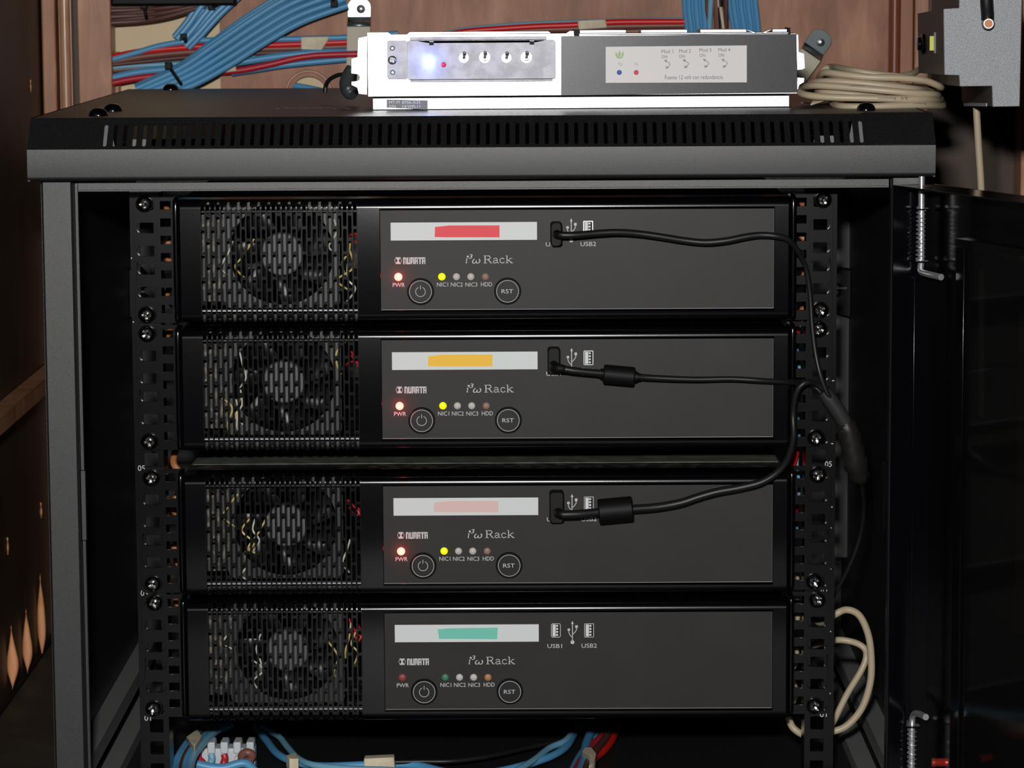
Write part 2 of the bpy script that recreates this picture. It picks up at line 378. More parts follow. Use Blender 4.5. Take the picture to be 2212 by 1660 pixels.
# body shell
b = MB().box(-296, -294, -60, 450, -430, 16); P('side_panel', b, coat_in)
b = MB().box(294, 296, -60, 450, -430, 16); P('side_panel', b, coat_in)
b = MB().box(-296, 296, 450, 452, -430, 16); P('rear_panel', b, coat_in)
b = MB().box(-296, 296, -60, 450, -430, -427); P('floor_panel', b, coat_in)
b = MB()
for (l0, l1, m0, m1, sx) in ((at(202, 1546, X=-291), at(298, 1390, X=-291), 0, 0, -1),):
    pass
for sx in (-1, 1):
    b = MB().box(*(sorted((sx*293.8, sx*281))), -55, 448, -400, -398.5).box(*(sorted((sx*281, sx*280))), -55, 448, -411, -398.5); P('side_ledge', b, ledgem)
    b = MB().box(*(sorted((sx*279.8, sx*266))), -55, 448, -427, -418); P('floor_rib', b, ledgem)
for sx in (-1, 1):     # front posts: face plus return flanges
    b = MB()
    pr = [(293.5, -60), (293.5, -74), (292.5, -75), (274, -75), (272.8, -74), (272.8, -64), (270.4, -64), (270.4, -60), (274, -60), (274, -73.6), (292, -73.6), (292, -60)]
    b.prism([(sx*x, y, 15) for x, y in (pr if sx < 0 else pr[:6]+pr[8:])], (0, 0, -445)); P('front_post', b, coat, bev=.5)
    z0 = -181 if sx < 0 else -177
    b = MB().box(*sorted((sx*272.6, sx*269.2)), -68.5, -64.5, z0-48, z0); P('strike_plate', b, coat if sx < 0 else gloss, bev=.4)
b = MB().box(-270, 272, -66, -64, 8.5, 13.2).box(-270, 272, -66, -30, 7.6, 8.7); P('top_rail', b, coat)
b = MB().box(-270, 270, -62, -60, -430, -421); P('bottom_rail', b, coat)
# mounting rails with square holes
holes_z = []
z = -6.35+15.875*0
U = [6.35, 22.225, 38.1]
for u in range(10):
    for h in U: holes_z.append(-(u*44.45+h))
GAP = 12.3
# lower servers sit one hole lower, so the raster below follows them too
def rail(sx):
    b = MB(); zt = 4; zb = -426
    hz = [z for z in holes_z if z > -186]+[-177.8-GAP+(-h-44.45*u) for u in range(6) for h in U]
    hz = sorted({round(z, 1) for z in hz if z > zb+8}, reverse=True)
    out = [];
    for z in hz:
        if not out or out[-1]-z > 10.5: out.append(z)
    b.plate([(sx*244.2, zb), (sx*223.8, zb), (sx*223.8, zt), (sx*244.2, zt)], [rrect(sx*232.6, z, 9.5, 9.5, 1, 2) for z in out], XZ(0), XZ(1.8))
    b.box(*sorted((sx*244.2, sx*242.4)), 1.8, 30, zb, zt)
    b.box(*sorted((sx*225.5, sx*223.8)), 1.8, 26, zb, zt)
    r = P('mounting_rail', b, earm, bev=.35)
    t = MB()
    def num(s, x0, x1, y0, y1):
        a = at(x0, y1, Y=-.3); c = at(x1, y0, Y=-.3); txt(t, s, a.x, c.x, a.z, c.z, -.15)
    if sx > 0:
        num('05', 1782, 1797, 997, 1009); num('03', 1773, 1787, 1268, 1280); num('01', 1771, 1786, 1538, 1550)
        for px, py in ((1799, 823), (1797, 959)): a = at(px, py, Y=-.3); t.rect(a.x-1, a.x+1, a.z-.3, a.z+.3, -.25, -.1)
        for px, py in ((1797, 1096), (1795, 1141), (1794, 1230), (1794, 1365), (1793, 1499)): a = at(px, py, Y=-.3); t.disc(a.x, a.z, .5, -.25, -.1, 10)
    else:
        num('05', 298, 313, 1006, 1018); num('03', 304, 319, 1276, 1288); num('01', 312, 326, 1546, 1558)
        for px, py in ((284, 558), (288, 696)): a = at(px, py, Y=-.3); t.disc(a.x, a.z, .5, -.25, -.1, 10)
    obj('unit_number', t, print_w, r)
    b = MB().box(*sorted((sx*244, sx*222)), -.2, 3, 2.5, 5.5); P('rail_cap', b, steel)
rail(-1); rail(1)
P('rear_upright', MB().box(283.5, 293.8, 400, 402, -330, -40).box(283.5, 285, 402, 420, -330, -40), mat('upright_paint', (.05, .05, .05), .5))  # lighter strip added to stand in for the lit edge of the rear panel
# side latches glimpsed beside the rails
for sx in (-1, 1):
    q = at(1832, 590, X=286) if sx > 0 else at(264, 600, X=-286)
    b = MB(); Y0 = 385
    za = at(1835 if sx > 0 else 264, 583, Y=Y0).z; zb_ = at(1835 if sx > 0 else 264, 680, Y=Y0).z
    pr = [(294, za), (286, za+1), (281, za-4), (280, za-11), (285, za-13), (285, zb_+16), (280, zb_+14), (279, zb_+4), (283, zb_), (294, zb_-3)]
    b.prism([(sx*x, Y0, z) for x, z in pr], (0, 22, 0)); P('side_latch', b, blackp, bev=1)
    b = MB(); zc = at(1835, 622, Y=Y0).z; b.rect(sx*281, sx*290, zc-.8, zc+.8, Y0-3, Y0-1); P('latch_pin', b, screwm)

# door: hinged at the right front, swung wide open towards the camera
HX, HY = 292.0, -86.0
th = rad(110); R2 = Matrix.Rotation(th, 2)
def D(l, t):   # l along the leaf from the hinge, t outwards (closed: -Y)
    v = R2 @ Vector((-l, -t)); return (HX+v.x, HY+v.y)
def dbox(b, l0, l1, t0, t1, z0, z1):
    v = [(*D(l, t), z) for l in (l0, l1) for t in (t0, t1) for z in (z0, z1)]
    return b.add(v, [(0, 1, 3, 2), (4, 6, 7, 5), (0, 4, 5, 1), (2, 3, 7, 6), (0, 2, 6, 4), (1, 5, 7, 3)])
ZT, ZBm = 10.5, -420.0
b = MB(); LW = 575
dbox(b, -6, LW, 10.5, 12, ZT-38, ZT); dbox(b, -6, LW, 10.5, 12, ZBm, ZBm+38)
dbox(b, -6, 42, 10.5, 12, ZBm+38, ZT-38); dbox(b, LW-42, LW, 10.5, 12, ZBm+38, ZT-38)
dbox(b, -6, LW, -18, 10.5, ZT-1.2, ZT); dbox(b, -6, LW, -18, 10.5, ZBm, ZBm+1.2)
dbox(b, -7.2, -6, -18, 12, ZBm, ZT); dbox(b, LW, LW+1.2, -18, 12, ZBm, ZT)
dbox(b, 41, 42, 4, 10.5, ZBm+38, ZT-38); dbox(b, 42, 52, 4, 5, ZBm+38, ZT-38)
dbox(b, -6, -3, -3.5, -2.3, ZBm+48, ZT-62)
door = P('door', b, gloss, bev=.2); door['label'] = 'gloss black framed glass door swung open at right'
b = MB(); dbox(b, 36, LW-36, 6.2, 10.3, ZBm+33, ZT-33); obj('door_glass', b, glassm, door)
def pin(top):
    b = MB(); s = 1 if top else -1
    if top: A = at(1991, 381, Y=HY); E1 = at(1990, 560, Y=HY); K = at(1989, 585, Y=HY); T1 = at(2003, 592, Y=HY-12); T2 = at(2033, 599, Y=HY-30)
    else: A = at(1969, 1690, Y=HY); E1 = at(1970, 1580, Y=HY); K = at(1972, 1548, Y=HY); T1 = at(1982, 1542, Y=HY-12); T2 = at(2000, 1550, Y=HY-30)
    b.tube([A, A.lerp(E1, .5), E1, K, T1, T2], 2.15, 16, 6)
    obj('hinge_pin', b, plated, door)
    b = MB(); z0 = at(1989, 455, Y=HY).z if top else at(1970, 1572, Y=HY).z; z1 = at(1989, 564, Y=HY).z if top else at(1970, 1690, Y=HY).z
    x0 = at(1989, 500, Y=HY).x if top else at(1970, 1600, Y=HY).x; n = 12; pts = []
    for k in range(n*12+1):
        t = k/(n*12); a = 2*pi*k/12; pts.append((x0+2.95*cos(a), HY+2.95*sin(a), z0+(z1-z0)*t))
    b.tube(pts, .4, 6, spline=False); obj('hinge_spring', b, plated, door)
    b = MB()
    for zz in (z0+.6, z1-.8): b.lathe([(5.2, 0), (5.2, .9)], (x0, HY, zz), 'Z', 20)
    obj('pin_bracket', b, gloss, door)
pin(True); pin(False)
b = MB(); q = at(2031, 1648, Y=-140); b.lathe([(3, -5.5), (3, -3.6), (2.5, -3.4), (3, -2.9), (2.5, -2.3), (3, -1.8), (2.5, -1.2), (3, -.6), (2.5, 0), (3, .6), (2.5, 1.2), (3, 1.8), (2.6, 2.4), (3, 3), (3, 5)], q, 'X', 16); obj('red_stud', b, redcap, door)

# ------------------------------------------------------------------ servers
TOPS = [0, -88.9, -177.8-GAP, -266.7-GAP]
YP = -31.0       # control panel plane
def q1(px, py):  # photo pixel on the top server's panel -> local x, z
    p = at(px, py, Y=YP); return p.x, p.z
# profile of the bezel: parameter s (0 = top end of the flat face)
RB = 6.0; FLAT = 72.0; AR = RB*pi/2
def prof_s(s):
    if s < -AR: return (-26+(-s-AR), -1.0)
    if s < 0: a = (-s)/RB; return (-26-RB*cos(a), -7+RB*sin(a))
    if s <= FLAT: return (-32, -7-s)
    if s <= FLAT+AR: a = (s-FLAT)/RB; return (-26-RB*cos(a), -79-RB*sin(a))
    return (-26+(s-FLAT-AR), -85.0)
SMIN, SMAX = -AR-22, FLAT+AR+22
def slist(extra=()):
    L = {SMIN, SMAX, 0.0, FLAT, -AR, FLAT+AR} | set(extra)
    for k in range(1, 10): L.add(-AR*k/10); L.add(FLAT+AR*k/10)
    return sorted(L)
def sheet(b, x0, x1, ss):
    for k in range(len(ss)-1):
        (ya, za), (yb, zb) = prof_s(ss[k]), prof_s(ss[k+1]); b.quad((x0, ya, za), (x1, ya, za), (x1, yb, zb), (x0, yb, zb))
GX0, GP = -190.7, 3.458; g0 = GX0-GP/2; g1 = g0+31*GP
XL, XR = -207.5, 209.5; PX0, PX1, PZ0, PZ1 = -70.2, 198.7, -8.3, -77.3
def bezel_mb():
    b = MB(); ss = slist()
    sheet(b, XL+1.5, g0, ss); sheet(b, g1, PX0, ss); sheet(b, PX1, XR-1.5, ss)
    s_a, s_b = -PZ0-7, -PZ1-7
    sheet(b, PX0, PX1, [s for s in slist((s_a,)) if s <= s_a]); sheet(b, PX0, PX1, [s for s in slist((s_b,)) if s >= s_b])
    # recess walls with softly rolled lips
    q_ = [(0, -32), (.06, -31.98), (.16, -31.93), (.27, -31.83), (.35, -31.68), (.4, -31.5), (.42, -30.6)]
    for (d0, y0), (d1, y1) in zip(q_, q_[1:]):
        b.quad((PX0, y0, PZ0-d0), (PX1, y0, PZ0-d0), (PX1, y1, PZ0-d1), (PX0, y1, PZ0-d1)); b.quad((PX0, y0, PZ1+d0), (PX1, y0, PZ1+d0), (PX1, y1, PZ1+d1), (PX0, y1, PZ1+d1))
        b.quad((PX0+d0, y0, PZ0), (PX0+d0, y0, PZ1), (PX0+d1, y1, PZ1), (PX0+d1, y1, PZ0)); b.quad((PX1-d0, y0, PZ0), (PX1-d0, y0, PZ1), (PX1-d1, y1, PZ1), (PX1-d1, y1, PZ0))
    for x, xi in ((XL, XL+1.5), (XR, XR-1.5)):    # rounded end and side wall
        for k in range(len(ss)-1):
            (ya, za), (yb, zb) = prof_s(ss[k]), prof_s(ss[k+1])
            def sh(y, z): return (x, min(y+1.5, -3) if y < -3 else y, z)
            b.quad((xi, ya, za), (xi, yb, zb), sh(yb, zb), sh(ya, za))
            b.quad(sh(ya, za), sh(yb, zb), (x, -3, zb), (x, -3, za))
    return b
def grille_mb():
    b = MB(); hw0 = 1.2; SL = 15.6
    for i in range(31):
        c = GX0+GP*i; starts = [-3.2+17.2*k for k in range(5)] if i % 2 == 0 else [-12.4+17.2*k for k in range(6)]
        ev = {}
        for st in starts:
            en = min(st+SL, FLAT+AR+3.5)
            for d, h in ((0, 0), (.12, .45), (.4, .78), (.8, .96), (1.2, 1)):
                ev[round(st+d, 4)] = hw0*h; ev[round(en-d, 4)] = hw0*h
        rng = [(st, min(st+SL, FLAT+AR+3.5)) for st in starts]
        ss = slist(ev.keys())
        def H(s):
            if round(s, 4) in ev: return ev[round(s, 4)]
            return hw0 if any(a < s < e for a, e in rng) else 0
        for k in range(len(ss)-1):
            (ya, za), (yb, zb) = prof_s(ss[k]), prof_s(ss[k+1]); ha, hb = H(ss[k]), H(ss[k+1])
            b.quad((c-GP/2, ya, za), (c-ha, ya, za), (c-hb, yb, zb), (c-GP/2, yb, zb))
            b.quad((c+ha, ya, za), (c+GP/2, ya, za), (c+GP/2, yb, zb), (c+hb, yb, zb))
    return b
def ear_mb(sx):
    b = MB(); xo, xi = sx*241.2, sx*209.5; nx0, nx1 = 222.8, 215.6
    zt, zb = -.6, -88.2
    outer = [(xi, zb), (xi, zt)] + [(xo-sx*3, zt), (xo-sx*.9, zt-.9), (xo, zt-3), (xo, zb+3), (xo-sx*.9, zb+.9), (xo-sx*3, zb)]
    hs = [oval(sx*232.3, z, 14.5, 7.4) for z in (-22.2, -38.1, -50.8, -66.7)]
    hs += [oval(sx*232.9-sx*0, z, 13.5, 7.4) for z in (-6.35, -82.55)]
    hs += [[(sx*nx0, z-2.9), (sx*nx1, z-2.9), (sx*nx1, z+2.9), (sx*nx0, z+2.9)] for z in [-6.5-12*k for k in range(7)]]
    b.plate(outer, hs, XZ(-2.4), XZ(-.2)); return b
def screw_mb(x, z, a0, yb=-2.4):
    b = MB(); R, n, m = 5.5, 48, 12; vs = []
    for j in range(m+1):
        r = R*j/m
        for i in range(n):
            a = 2*pi*i/n; X, Z = r*cos(a), r*sin(a); h = 3.2*(1-(r/R)**2)**.55 if r < R else 0
            u, v = X*cos(a0)+Z*sin(a0), -X*sin(a0)+Z*cos(a0)
            w = .85
            if (abs(u) < w and abs(v) < 3.2) or (abs(v) < w and abs(u) < 3.2): h -= 1.5*(1-max(abs(u), abs(v))/3.4)+.35
            vs.append((x+X, yb-h-.7, z+Z))
    vs += [(x+R*cos(2*pi*i/n), yb, z+R*sin(2*pi*i/n)) for i in range(n)]
    fs = [(j*n+i, j*n+(i+1) % n, (j+1)*n+(i+1) % n, (j+1)*n+i) for j in range(m+1) for i in range(n)]
    return b.add(vs, fs)
def serif_rack(b, x0, x1, z0, zt, y0, y1):
    w = (x1-x0)/3.35; h = zt-z0
    def S_(pts, off, wd): b.ribbon([(x0+(off+p[0])*w, z0+p[1]*h) for p in pts], wd*h, y0, y1)
    # R
    S_([(.2, 0), (.2, 1)], 0, .13); S_([(.02, .03), (.4, .03)], 0, .06); S_([(.02, .97), (.5, .97)], 0, .06); S_([(.2, .5), (.5, .5)], 0, .06)
    S_([(.5, .97), (.68, .93), (.78, .75), (.68, .56), (.5, .5)], 0, .1); S_([(.45, .5), (.6, .4), (.78, .1), (.85, .03)], 0, .12); S_([(.76, .03), (.98, .03)], 0, .06)
    # a
    S_([(.12, .52), (.2, .63), (.36, .66), (.5, .6), (.53, .45), (.53, .1), (.62, .03), (.7, .05)], 1.0, .085); S_([(.53, .4), (.3, .36), (.12, .28), (.08, .15), (.18, .03), (.34, .03), (.53, .16)], 1.0, .085)
    # c
    S_([(.56, .5), (.5, .61), (.35, .66), (.18, .58), (.1, .36), (.16, .12), (.34, .02), (.5, .06), (.6, .18)], 1.72, .09)
    # k
    S_([(.2, 0), (.2, 1)], 2.4, .11); S_([(.05, .97), (.2, .97)], 2.4, .06); S_([(.05, .03), (.36, .03)], 2.4, .06); S_([(.22, .3), (.62, .62)], 2.4, .06); S_([(.5, .63), (.78, .63)], 2.4, .06); S_([(.34, .38), (.72, .05)], 2.4, .11); S_([(.58, .03), (.88, .03)], 2.4, .06)
def print_mb():
    b = MB(); Y0, Y1 = YP-.18, YP-.02
    def T(s, px0, px1, py0, py1, **k):
        a, c = q1(px0, py1), q1(px1, py0); txt(b, s, a[0], c[0], a[1], c[1], Y0, **k)
    T('PWR', 848.5, 874.5, 611.5, 620.5); T('NIC1', 944, 968, 610.5, 619.5); T('NIC2', 974, 999.5, 610.5, 619.5); T('NIC3', 1005.5, 1031, 610.5, 619.5); T('HDD', 1039, 1063, 610, 619)
    
    # i3w
    k = 1/3.19; ix, iz = q1(1006.5, 569)
    b.ribbon([(ix-.4*k, iz+.9*k), (ix+1.2*k, iz+.3*k), (ix+2.6*k, iz+1.4*k)], .35, Y0, Y1); b.ribbon([(ix+.3*k, iz+.8*k), (ix+2.6*k, iz+10.2*k)], .5, Y0, Y1); b.ribbon([(ix+.2*k, iz+9*k), (ix+2.4*k, iz+10.4*k)], .3, Y0, Y1); b.disc(ix+4.2*k, iz+14.6*k, .72, Y0, Y1, 16)
    T('3', 1013.5, 1020.5, 549.5, 559, shear=.25); T('\u03c9', 1020, 1037.5, 559.5, 569.5, shear=.25)
    a, c = q1(1044, 569), q1(1110, 552); serif_rack(b, a[0], c[0], a[1], c[1], Y0, Y1)
    # wordmark block letters
    L = {'N': [(0, 0, .36, 1), (.36, .78, .62, 1), (.62, 0, .9, .92)], 'U': [(0, 0, .36, 1), (.36, 0, .62, .2), (.62, 0, .9, 1)],
         'M': [(0, 0, .32, 1), (.32, .8, .9, 1), (.42, .2, .55, .8), (.64, 0, .9, .92)], 'A': [(0, 0, .36, 1), (.36, .78, .9, 1), (.36, .36, .62, .54), (.62, 0, .9, .9)],
         'T': [(0, .78, .95, 1), (.3, 0, .66, .8)]}
    x, z = q1(871, 571); x2, z2 = q1(919.5, 556); w = (x2-x)/6; h = z2-z
    for i, ch in enumerate('NUMATA'):
        for r in L[ch]: b.rect(x+(i+r[0])*w, x+(i+r[2])*w, z+r[1]*h, z+r[3]*h, Y0, Y1)
    cx, cz = q1(860, 563.3); r = 2.25
    b.ribbon(arc(cx, cz, r, 0, 360, 24), .28, Y0, Y1)
    for s_ in (1, -1): b.prism([(cx-1.9, Y0, cz+s_*2.3), (cx+1.9, Y0, cz+s_*2.3), (cx+.35, Y0, cz), (cx-.35, Y0, cz)], (0, Y1-Y0, 0))
    return b
def port_print_mb():
    b = MB(); Y0, Y1 = YP-.18, YP-.02
    def T(s, px0, px1, py0, py1, **k):
        a, c = q1(px0, py1), q1(px1, py0); txt(b, s, a[0], c[0], a[1], c[1], Y0, **k)
    T('USB1', 1179, 1211, 523.5, 532.5); T('USB2', 1254, 1287.5, 522.5, 532)
    # usb trident
    cx, zb = q1(1234, 519.5); k = 1/3.19
    b.ribbon([(cx, zb), (cx, zb+42*k)], .55, Y0, Y1); b.disc(cx, zb, 1.35, Y0, Y1, 20)
    b.prism([(cx-.95, Y0, zb+41*k), (cx+.95, Y0, zb+41*k), (cx, Y0, zb+48*k)], (0, Y1-Y0, 0))
    b.ribbon([(cx, zb+10*k), (cx-6*k, zb+17*k), (cx-8*k, zb+22*k), (cx-8*k, zb+28*k)], .5, Y0, Y1); b.disc(cx-8*k, zb+28*k, .95, Y0, Y1, 16)
    b.ribbon([(cx, zb+17*k), (cx+6*k, zb+23*k), (cx+9*k, zb+28*k), (cx+9*k, zb+33*k)], .5, Y0, Y1); b.rect(cx+6.2*k, cx+11.8*k, zb+32*k, zb+38*k, Y0, Y1)
    return b
def btn_print(px, py, power):
    b = MB(); x, z = q1(px, py); y0, y1 = YP-2.15, YP-1.95
    b.ribbon(arc(x, z, 7.5, 0, 360, 48), .32, y0, y1)
    if power: b.ribbon(arc(x, z, 3.3, 115, 425, 32), .34, y0, y1); b.ribbon([(x, z+1.7), (x, z+4.4)], .34, y0, y1)
    return b
SPEC = [(tp_red, (939, 1079, 487, 513), True, 'top server in the rack, red tape on its white label strip'),
        (tp_yel, (922, 1062, 486, 512), True, 'second server from the top, yellow tape on its white label strip'),
        (tp_pink, (932, 1073, 487, 512), True, 'third server from the top, pale pink tape on its white label strip'),
        (tp_teal, (938, 1070, 487, 514), False, 'bottom server in the rack, teal tape on its label strip, power light off')]
for i, (tape, tp, on, lab) in enumerate(SPEC):
    z0 = TOPS[i]
    sv = thing('rack_server', 'black 2U '+lab, 'server', (0, 0, z0), group='servers stacked in the rack')
    def O(name, mb, m, par=None, key=None, **k):
        return obj(name, mb, m, par or sv, local=True, key=(key or name) if key != 0 else None, **k)
    bz = O('front_bezel', bezel_mb() if i == 0 else None, gloss, solid=0)
    O('vent_grille', grille_mb() if i == 0 else None, grillem, solid=1.0, smooth=0)
    for sx in (-1, 1):
        O('mounting_ear', ear_mb(sx), earm, key='ear%d' % sx, bev=.3)
        b = MB().tube([(sx*211.8+1, -2, -2), (sx*211.8+1, -11, -3), (sx*211.8+1, -14, -7), (sx*211.8+1, -14.5, -40), (sx*211.8+1, -14, -80), (sx*211.8+1, -11, -84), (sx*211.8+1, -2, -86)], 2.1, 12)
        O('side_rim', b, gloss, key='rim%d' % sx)
        for j, dz in enumerate((-6.35, -82.55)):
            dx = random.uniform(-1.2, 1.2); px = {(-1): (311, 316, 317, 322, 326, 330, 333, 331), 1: (1779, 1772, 1769, 1763, 1767, 1759, 1766, 1760)}[sx][i*2+j]
            py = {(-1): (441, 681, 722, 955, 1034, 1263, 1304, 1533), 1: (432, 671, 712, 947, 1027, 1258, 1298, 1527)}[sx][i*2+j]
            w = at(px, py, Y=-5); X, Zz = w.x, w.z-z0
            sc = O('mounting_screw', screw_mb(X, Zz, random.uniform(0, 1.5), -3.3), screwm, key=0, smooth=28)
            b = MB().lathe([(3, -.9), (5.9, -.9), (6.1, -.6), (6.1, 0)], (X, -2.4, Zz), 'Y', 32); O('washer', b, gloss, sc, key=0)
    # control panel film, in two fields parted by a thin groove
    b = MB(); a = q1(822, 539)[1]
    b.rect(PX0+.45, PX1-.45, a+.12, PZ0-.45, YP, YP+1); b.rect(PX0+.45, PX1-.45, PZ1+.45, a-.12, YP, YP+1); b.rect(PX0+.45, PX1-.45, a-.2, a+.2, YP+.15, YP+1)
    cp = O('control_panel', b, film)
    O('printed_lettering', print_mb() if i == 0 else None, print_w, cp, smooth=0)
    a, c = q1(844, 520), q1(1160, 479.5)
    ls = O('label_strip', MB().rect(a[0], c[0], a[1], c[1], YP-.25, YP), strip_w, bev=.1)
    a, c = q1(tp[0], tp[3]), q1(tp[1], tp[2]); y = YP-.4
    pts = [(a[0], a[1]+.2), (a[0]+8, a[1]), (c[0]-9, a[1]-.1), (c[0], a[1]-.2), (c[0], c[1]), (a[0]+10, c[1]+.1), (a[0]+.3, c[1]-.9)]
    if i == 3: pts = [(a[0]+1, a[1]+.6), (a[0]+9, a[1]+.6), (c[0]-.5, a[1]+.2), (c[0], c[1]), (a[0]+8, c[1]-.3), (a[0], c[1]-1)]
    b = MB().prism([(x, y, z) for x, z in pts], (0, .14, 0)); tpo = O('colour_tape', b, tape, ls, key=0)
    tpo['label'] = ['red tape', 'yellow tape', 'pale pink tape', 'teal tape'][i]
    O('film_edge', MB().rect(PX0+.5, PX1-.5, PZ1+.42, PZ1+.66, YP-.12, YP+.2), edge_m, cp)  # bright strip added in place of a highlight along the recess edge
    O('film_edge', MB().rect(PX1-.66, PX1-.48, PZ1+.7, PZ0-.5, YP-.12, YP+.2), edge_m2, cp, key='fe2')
    O('port_lettering', port_print_mb() if i == 0 else None, print_w, cp, smooth=0)
    # LEDs
    leds = [(860.5, 598.5, 2.75, led_red if on else led_dred, 'power light'), (954.5, 598, 2.5, led_yel if on else led_dgr, 'network light'), (986, 598, 2.45, led_off, 'clear light'), (1017, 598, 2.45, led_off, 'clear light'), (1048.5, 598, 2.45, led_amb2 if i == 3 else led_amb, 'disk light')]
    for px, py, r, m, nm in leds:
        x, z = q1(px, py); b = MB().lathe([(r, 0), (r, -.5), (r*.85, -1.0), (r*.5, -1.35), (.05, -1.5)], (x, YP, z), 'Y', 24); l = O('led', b, m, key=0); l['label'] = nm
    for px, py, nm in ((908.5, 630, 'power_button'), (1096.5, 629, 'reset_button')):
        x, z = q1(px, py)
        b = MB().lathe([(9.2, 0), (9.2, -.9), (8.6, -1.5), (8.3, -1.5), (8.2, -.5), (8.0, -.5)], (x, YP, z), 'Y', 48, cap=False); rg = O('button_ring', b, blackp, key='ring'+nm)
        b = MB().lathe([(8.0, 0), (8.0, -1.6), (7.7, -1.95), (.05, -1.95)], (x, YP, z), 'Y', 48); bt = O(nm, b, film_dk, key=nm)
        pb = btn_print(px, py, nm[0] == 'p')
        if nm[0] == 'r': a, c = q1(1083.5, 633.5), q1(1108.5, 624.5); txt(pb, 'RST', a[0], c[0], a[1], c[1], YP-2.12)
        O('button_marking', pb, print_w, bt, key='mark'+nm, smooth=0)
    for px in ((1197.5, 1270.5) if i == 3 else (1270.5,)):
        a, c = q1(px-10.5, 509), q1(px+10.5, 477.5); x0, x1, zz0, zz1 = a[0], c[0], a[1], c[1]
        b = MB(); y0, y1 = YP-.2, YP+.5
        for r in ((x0, x0+.5, zz0, zz1), (x1-.5, x1, zz0, zz1), (x0, x1, zz0, zz0+.5), (x0, x1, zz1-.5, zz1)): b.rect(*r, y0, y1)
        pt = O('usb_port', b, steel, key='usb%d' % px)
        O('port_cavity', MB().rect(x0+.5, x1-.5, zz0+.5, zz1-.5, YP-.06, YP+.4), blackp, pt, key='uc%d' % px)
        b = MB().rect(x0+1.0, x0+3.2, zz0+.8, zz1-.8, YP-.15, YP+.3)
        for k in range(4): b.rect(x0+3.5, x0+4.9, zz0+1.2+k*2.1, zz0+2.5+k*2.1, YP-.12, YP+.3)
        O('port_tongue', b, strip_w, pt, key='ut%d' % px)
    # chassis
    b = MB().plate([(-208, -86), (208, -86), (208, -2), (-208, -2)], [[(-203, -82), (-76, -82), (-76, -6), (-203, -6)]], XZ(-6), XZ(-5))
    O('front_plate', b, chassis_m)
    b = MB().box(-208, 208, -6, 380, -3.2, -2).box(-208, 208, -6, 380, -87, -86).box(-208, -207, -6, 380, -86, -3).box(207, 208, -6, 380, -86, -3).box(-207, 207, 379, 380, -86, -3)
    O('chassis', b, chassis_m)
    # bright lips behind the grille
    O('chassis_lip', MB().rect(-196, -80, -77.9, -77.0, -26, -20), zinc)
    O('inner_flange', MB().rect(-196, -80, -10.3, -9.4, -20, -12), chassis_m)
    O('top_cover', MB().box(-206, 206, 22, 380, -1.4, -.9), cover_m)
    # fan and innards
    fx, fz = at(609, 549, Y=-2).x, at(609, 549, Y=-2).z
    b = MB().plate(rrect(fx, fz+1, 80, 76, 4), [arc(fx, fz+1, 36, 0, 350, 35)], XZ(-4.5), XZ(18)); fr = O('fan', b, fanm)
    b = MB().lathe([(15, 6), (15, -3), (14, -4), (.1, -4)], (fx, 0, fz), 'Y', 32); O('fan_hub', b, hubm, fr)
    b = MB()
    for k in range(7):
        a = 2*pi*k/7+.3; vs = []
        for r in (15, 22, 29, 35):
            for t, yy in ((-.3, -2), (0, 3), (.35, 9)):
                aa = a+t*1.1+(r-15)*.012; vs.append((fx+r*cos(aa), yy, fz+r*sin(aa)))
        b.add(vs, [(p*3+q, p*3+q+1, p*3+q+4, p*3+q+3) for p in range(3) for q in range(2)])
    O('fan_blade', b, fanm, fr, solid=.8)
    b = MB().rect(-200, -176, -74, -12, 4, 6); O('circuit_board', b, pcb)
    rr = random.Random(30+i)
    for m_, nm in ((wire_y, 'yellow_wire'), (wire_w, 'white_wire'), (dred, 'red_wire')):
        for k in range(3):
            b = MB()
            if nm == 'red_wire': x = -84-rr.random()*7; pts = [(x-6, 0, -18-rr.random()*12), (x, -8, -30+rr.uniform(-4, 4)), (x+4, -8, -32+rr.uniform(-4, 4)), (x+7, 0, -50)]
            else:
                x = rr.choice((-178, -168, -160, -104, -96))+rr.uniform(-4, 4); z = rr.uniform(-18, -70)
                pts = [(x+rr.uniform(-6, 6), -4, z+rr.uniform(6, 12)), (x+rr.uniform(-4, 4), -9, z), (x+rr.uniform(-8, 8), -9, z-rr.uniform(6, 12)), (x, -3, z-16 if z > -65 else z-12)]
            b.tube(pts, .7, 6, 5)
            O(nm, b, m_, key=0)

# ------------------------------------------------------------------ front usb cables
def W(px, py, Y): return at(px, py, Y=Y)
def cable(name, pts, r, m, lab, cat='cable', group=None, n=12, parent=None, sub=6):
    b = MB().tube(pts, r, n, sub)
    if parent is not None: return obj(name, b, m, parent)
    return tag(obj(name, b, m), lab, cat, group)
def plug(par, x0, x1, y0, y1, Yf, tilt=0):
    a, c = W(x0, y1, -44), W(x1, y0, -44)
    pr = [(a.x+1, a.z), (c.x-1, a.z), (c.x, a.z+1.5), (c.x, c.z-1.5), (c.x-1, c.z), (a.x+1, c.z), (a.x, c.z-1.5), (a.x, a.z+1.5)]
    b = MB().prism([(x, -31.3, z) for x, z in pr], (0, Yf+31.3, 0)); return obj('plug', b, blackp, par, bev=.9)
u1 = thing('usb_cable', 'thin black cable plugged into the top server, sagging right across its panel', 'cable', (150, -40, -60), group='black cables plugged into the servers')
plug(u1, 1189, 1214, 481, 531, -47)
obj('strain_relief', MB().tube([W(1203, 506, -45), W(1204, 507, -50), W(1209, 508, -52.5), W(1216, 508.5, -53)], [3.2, 3.0, 2.8, 2.4], 12), blackp, u1)
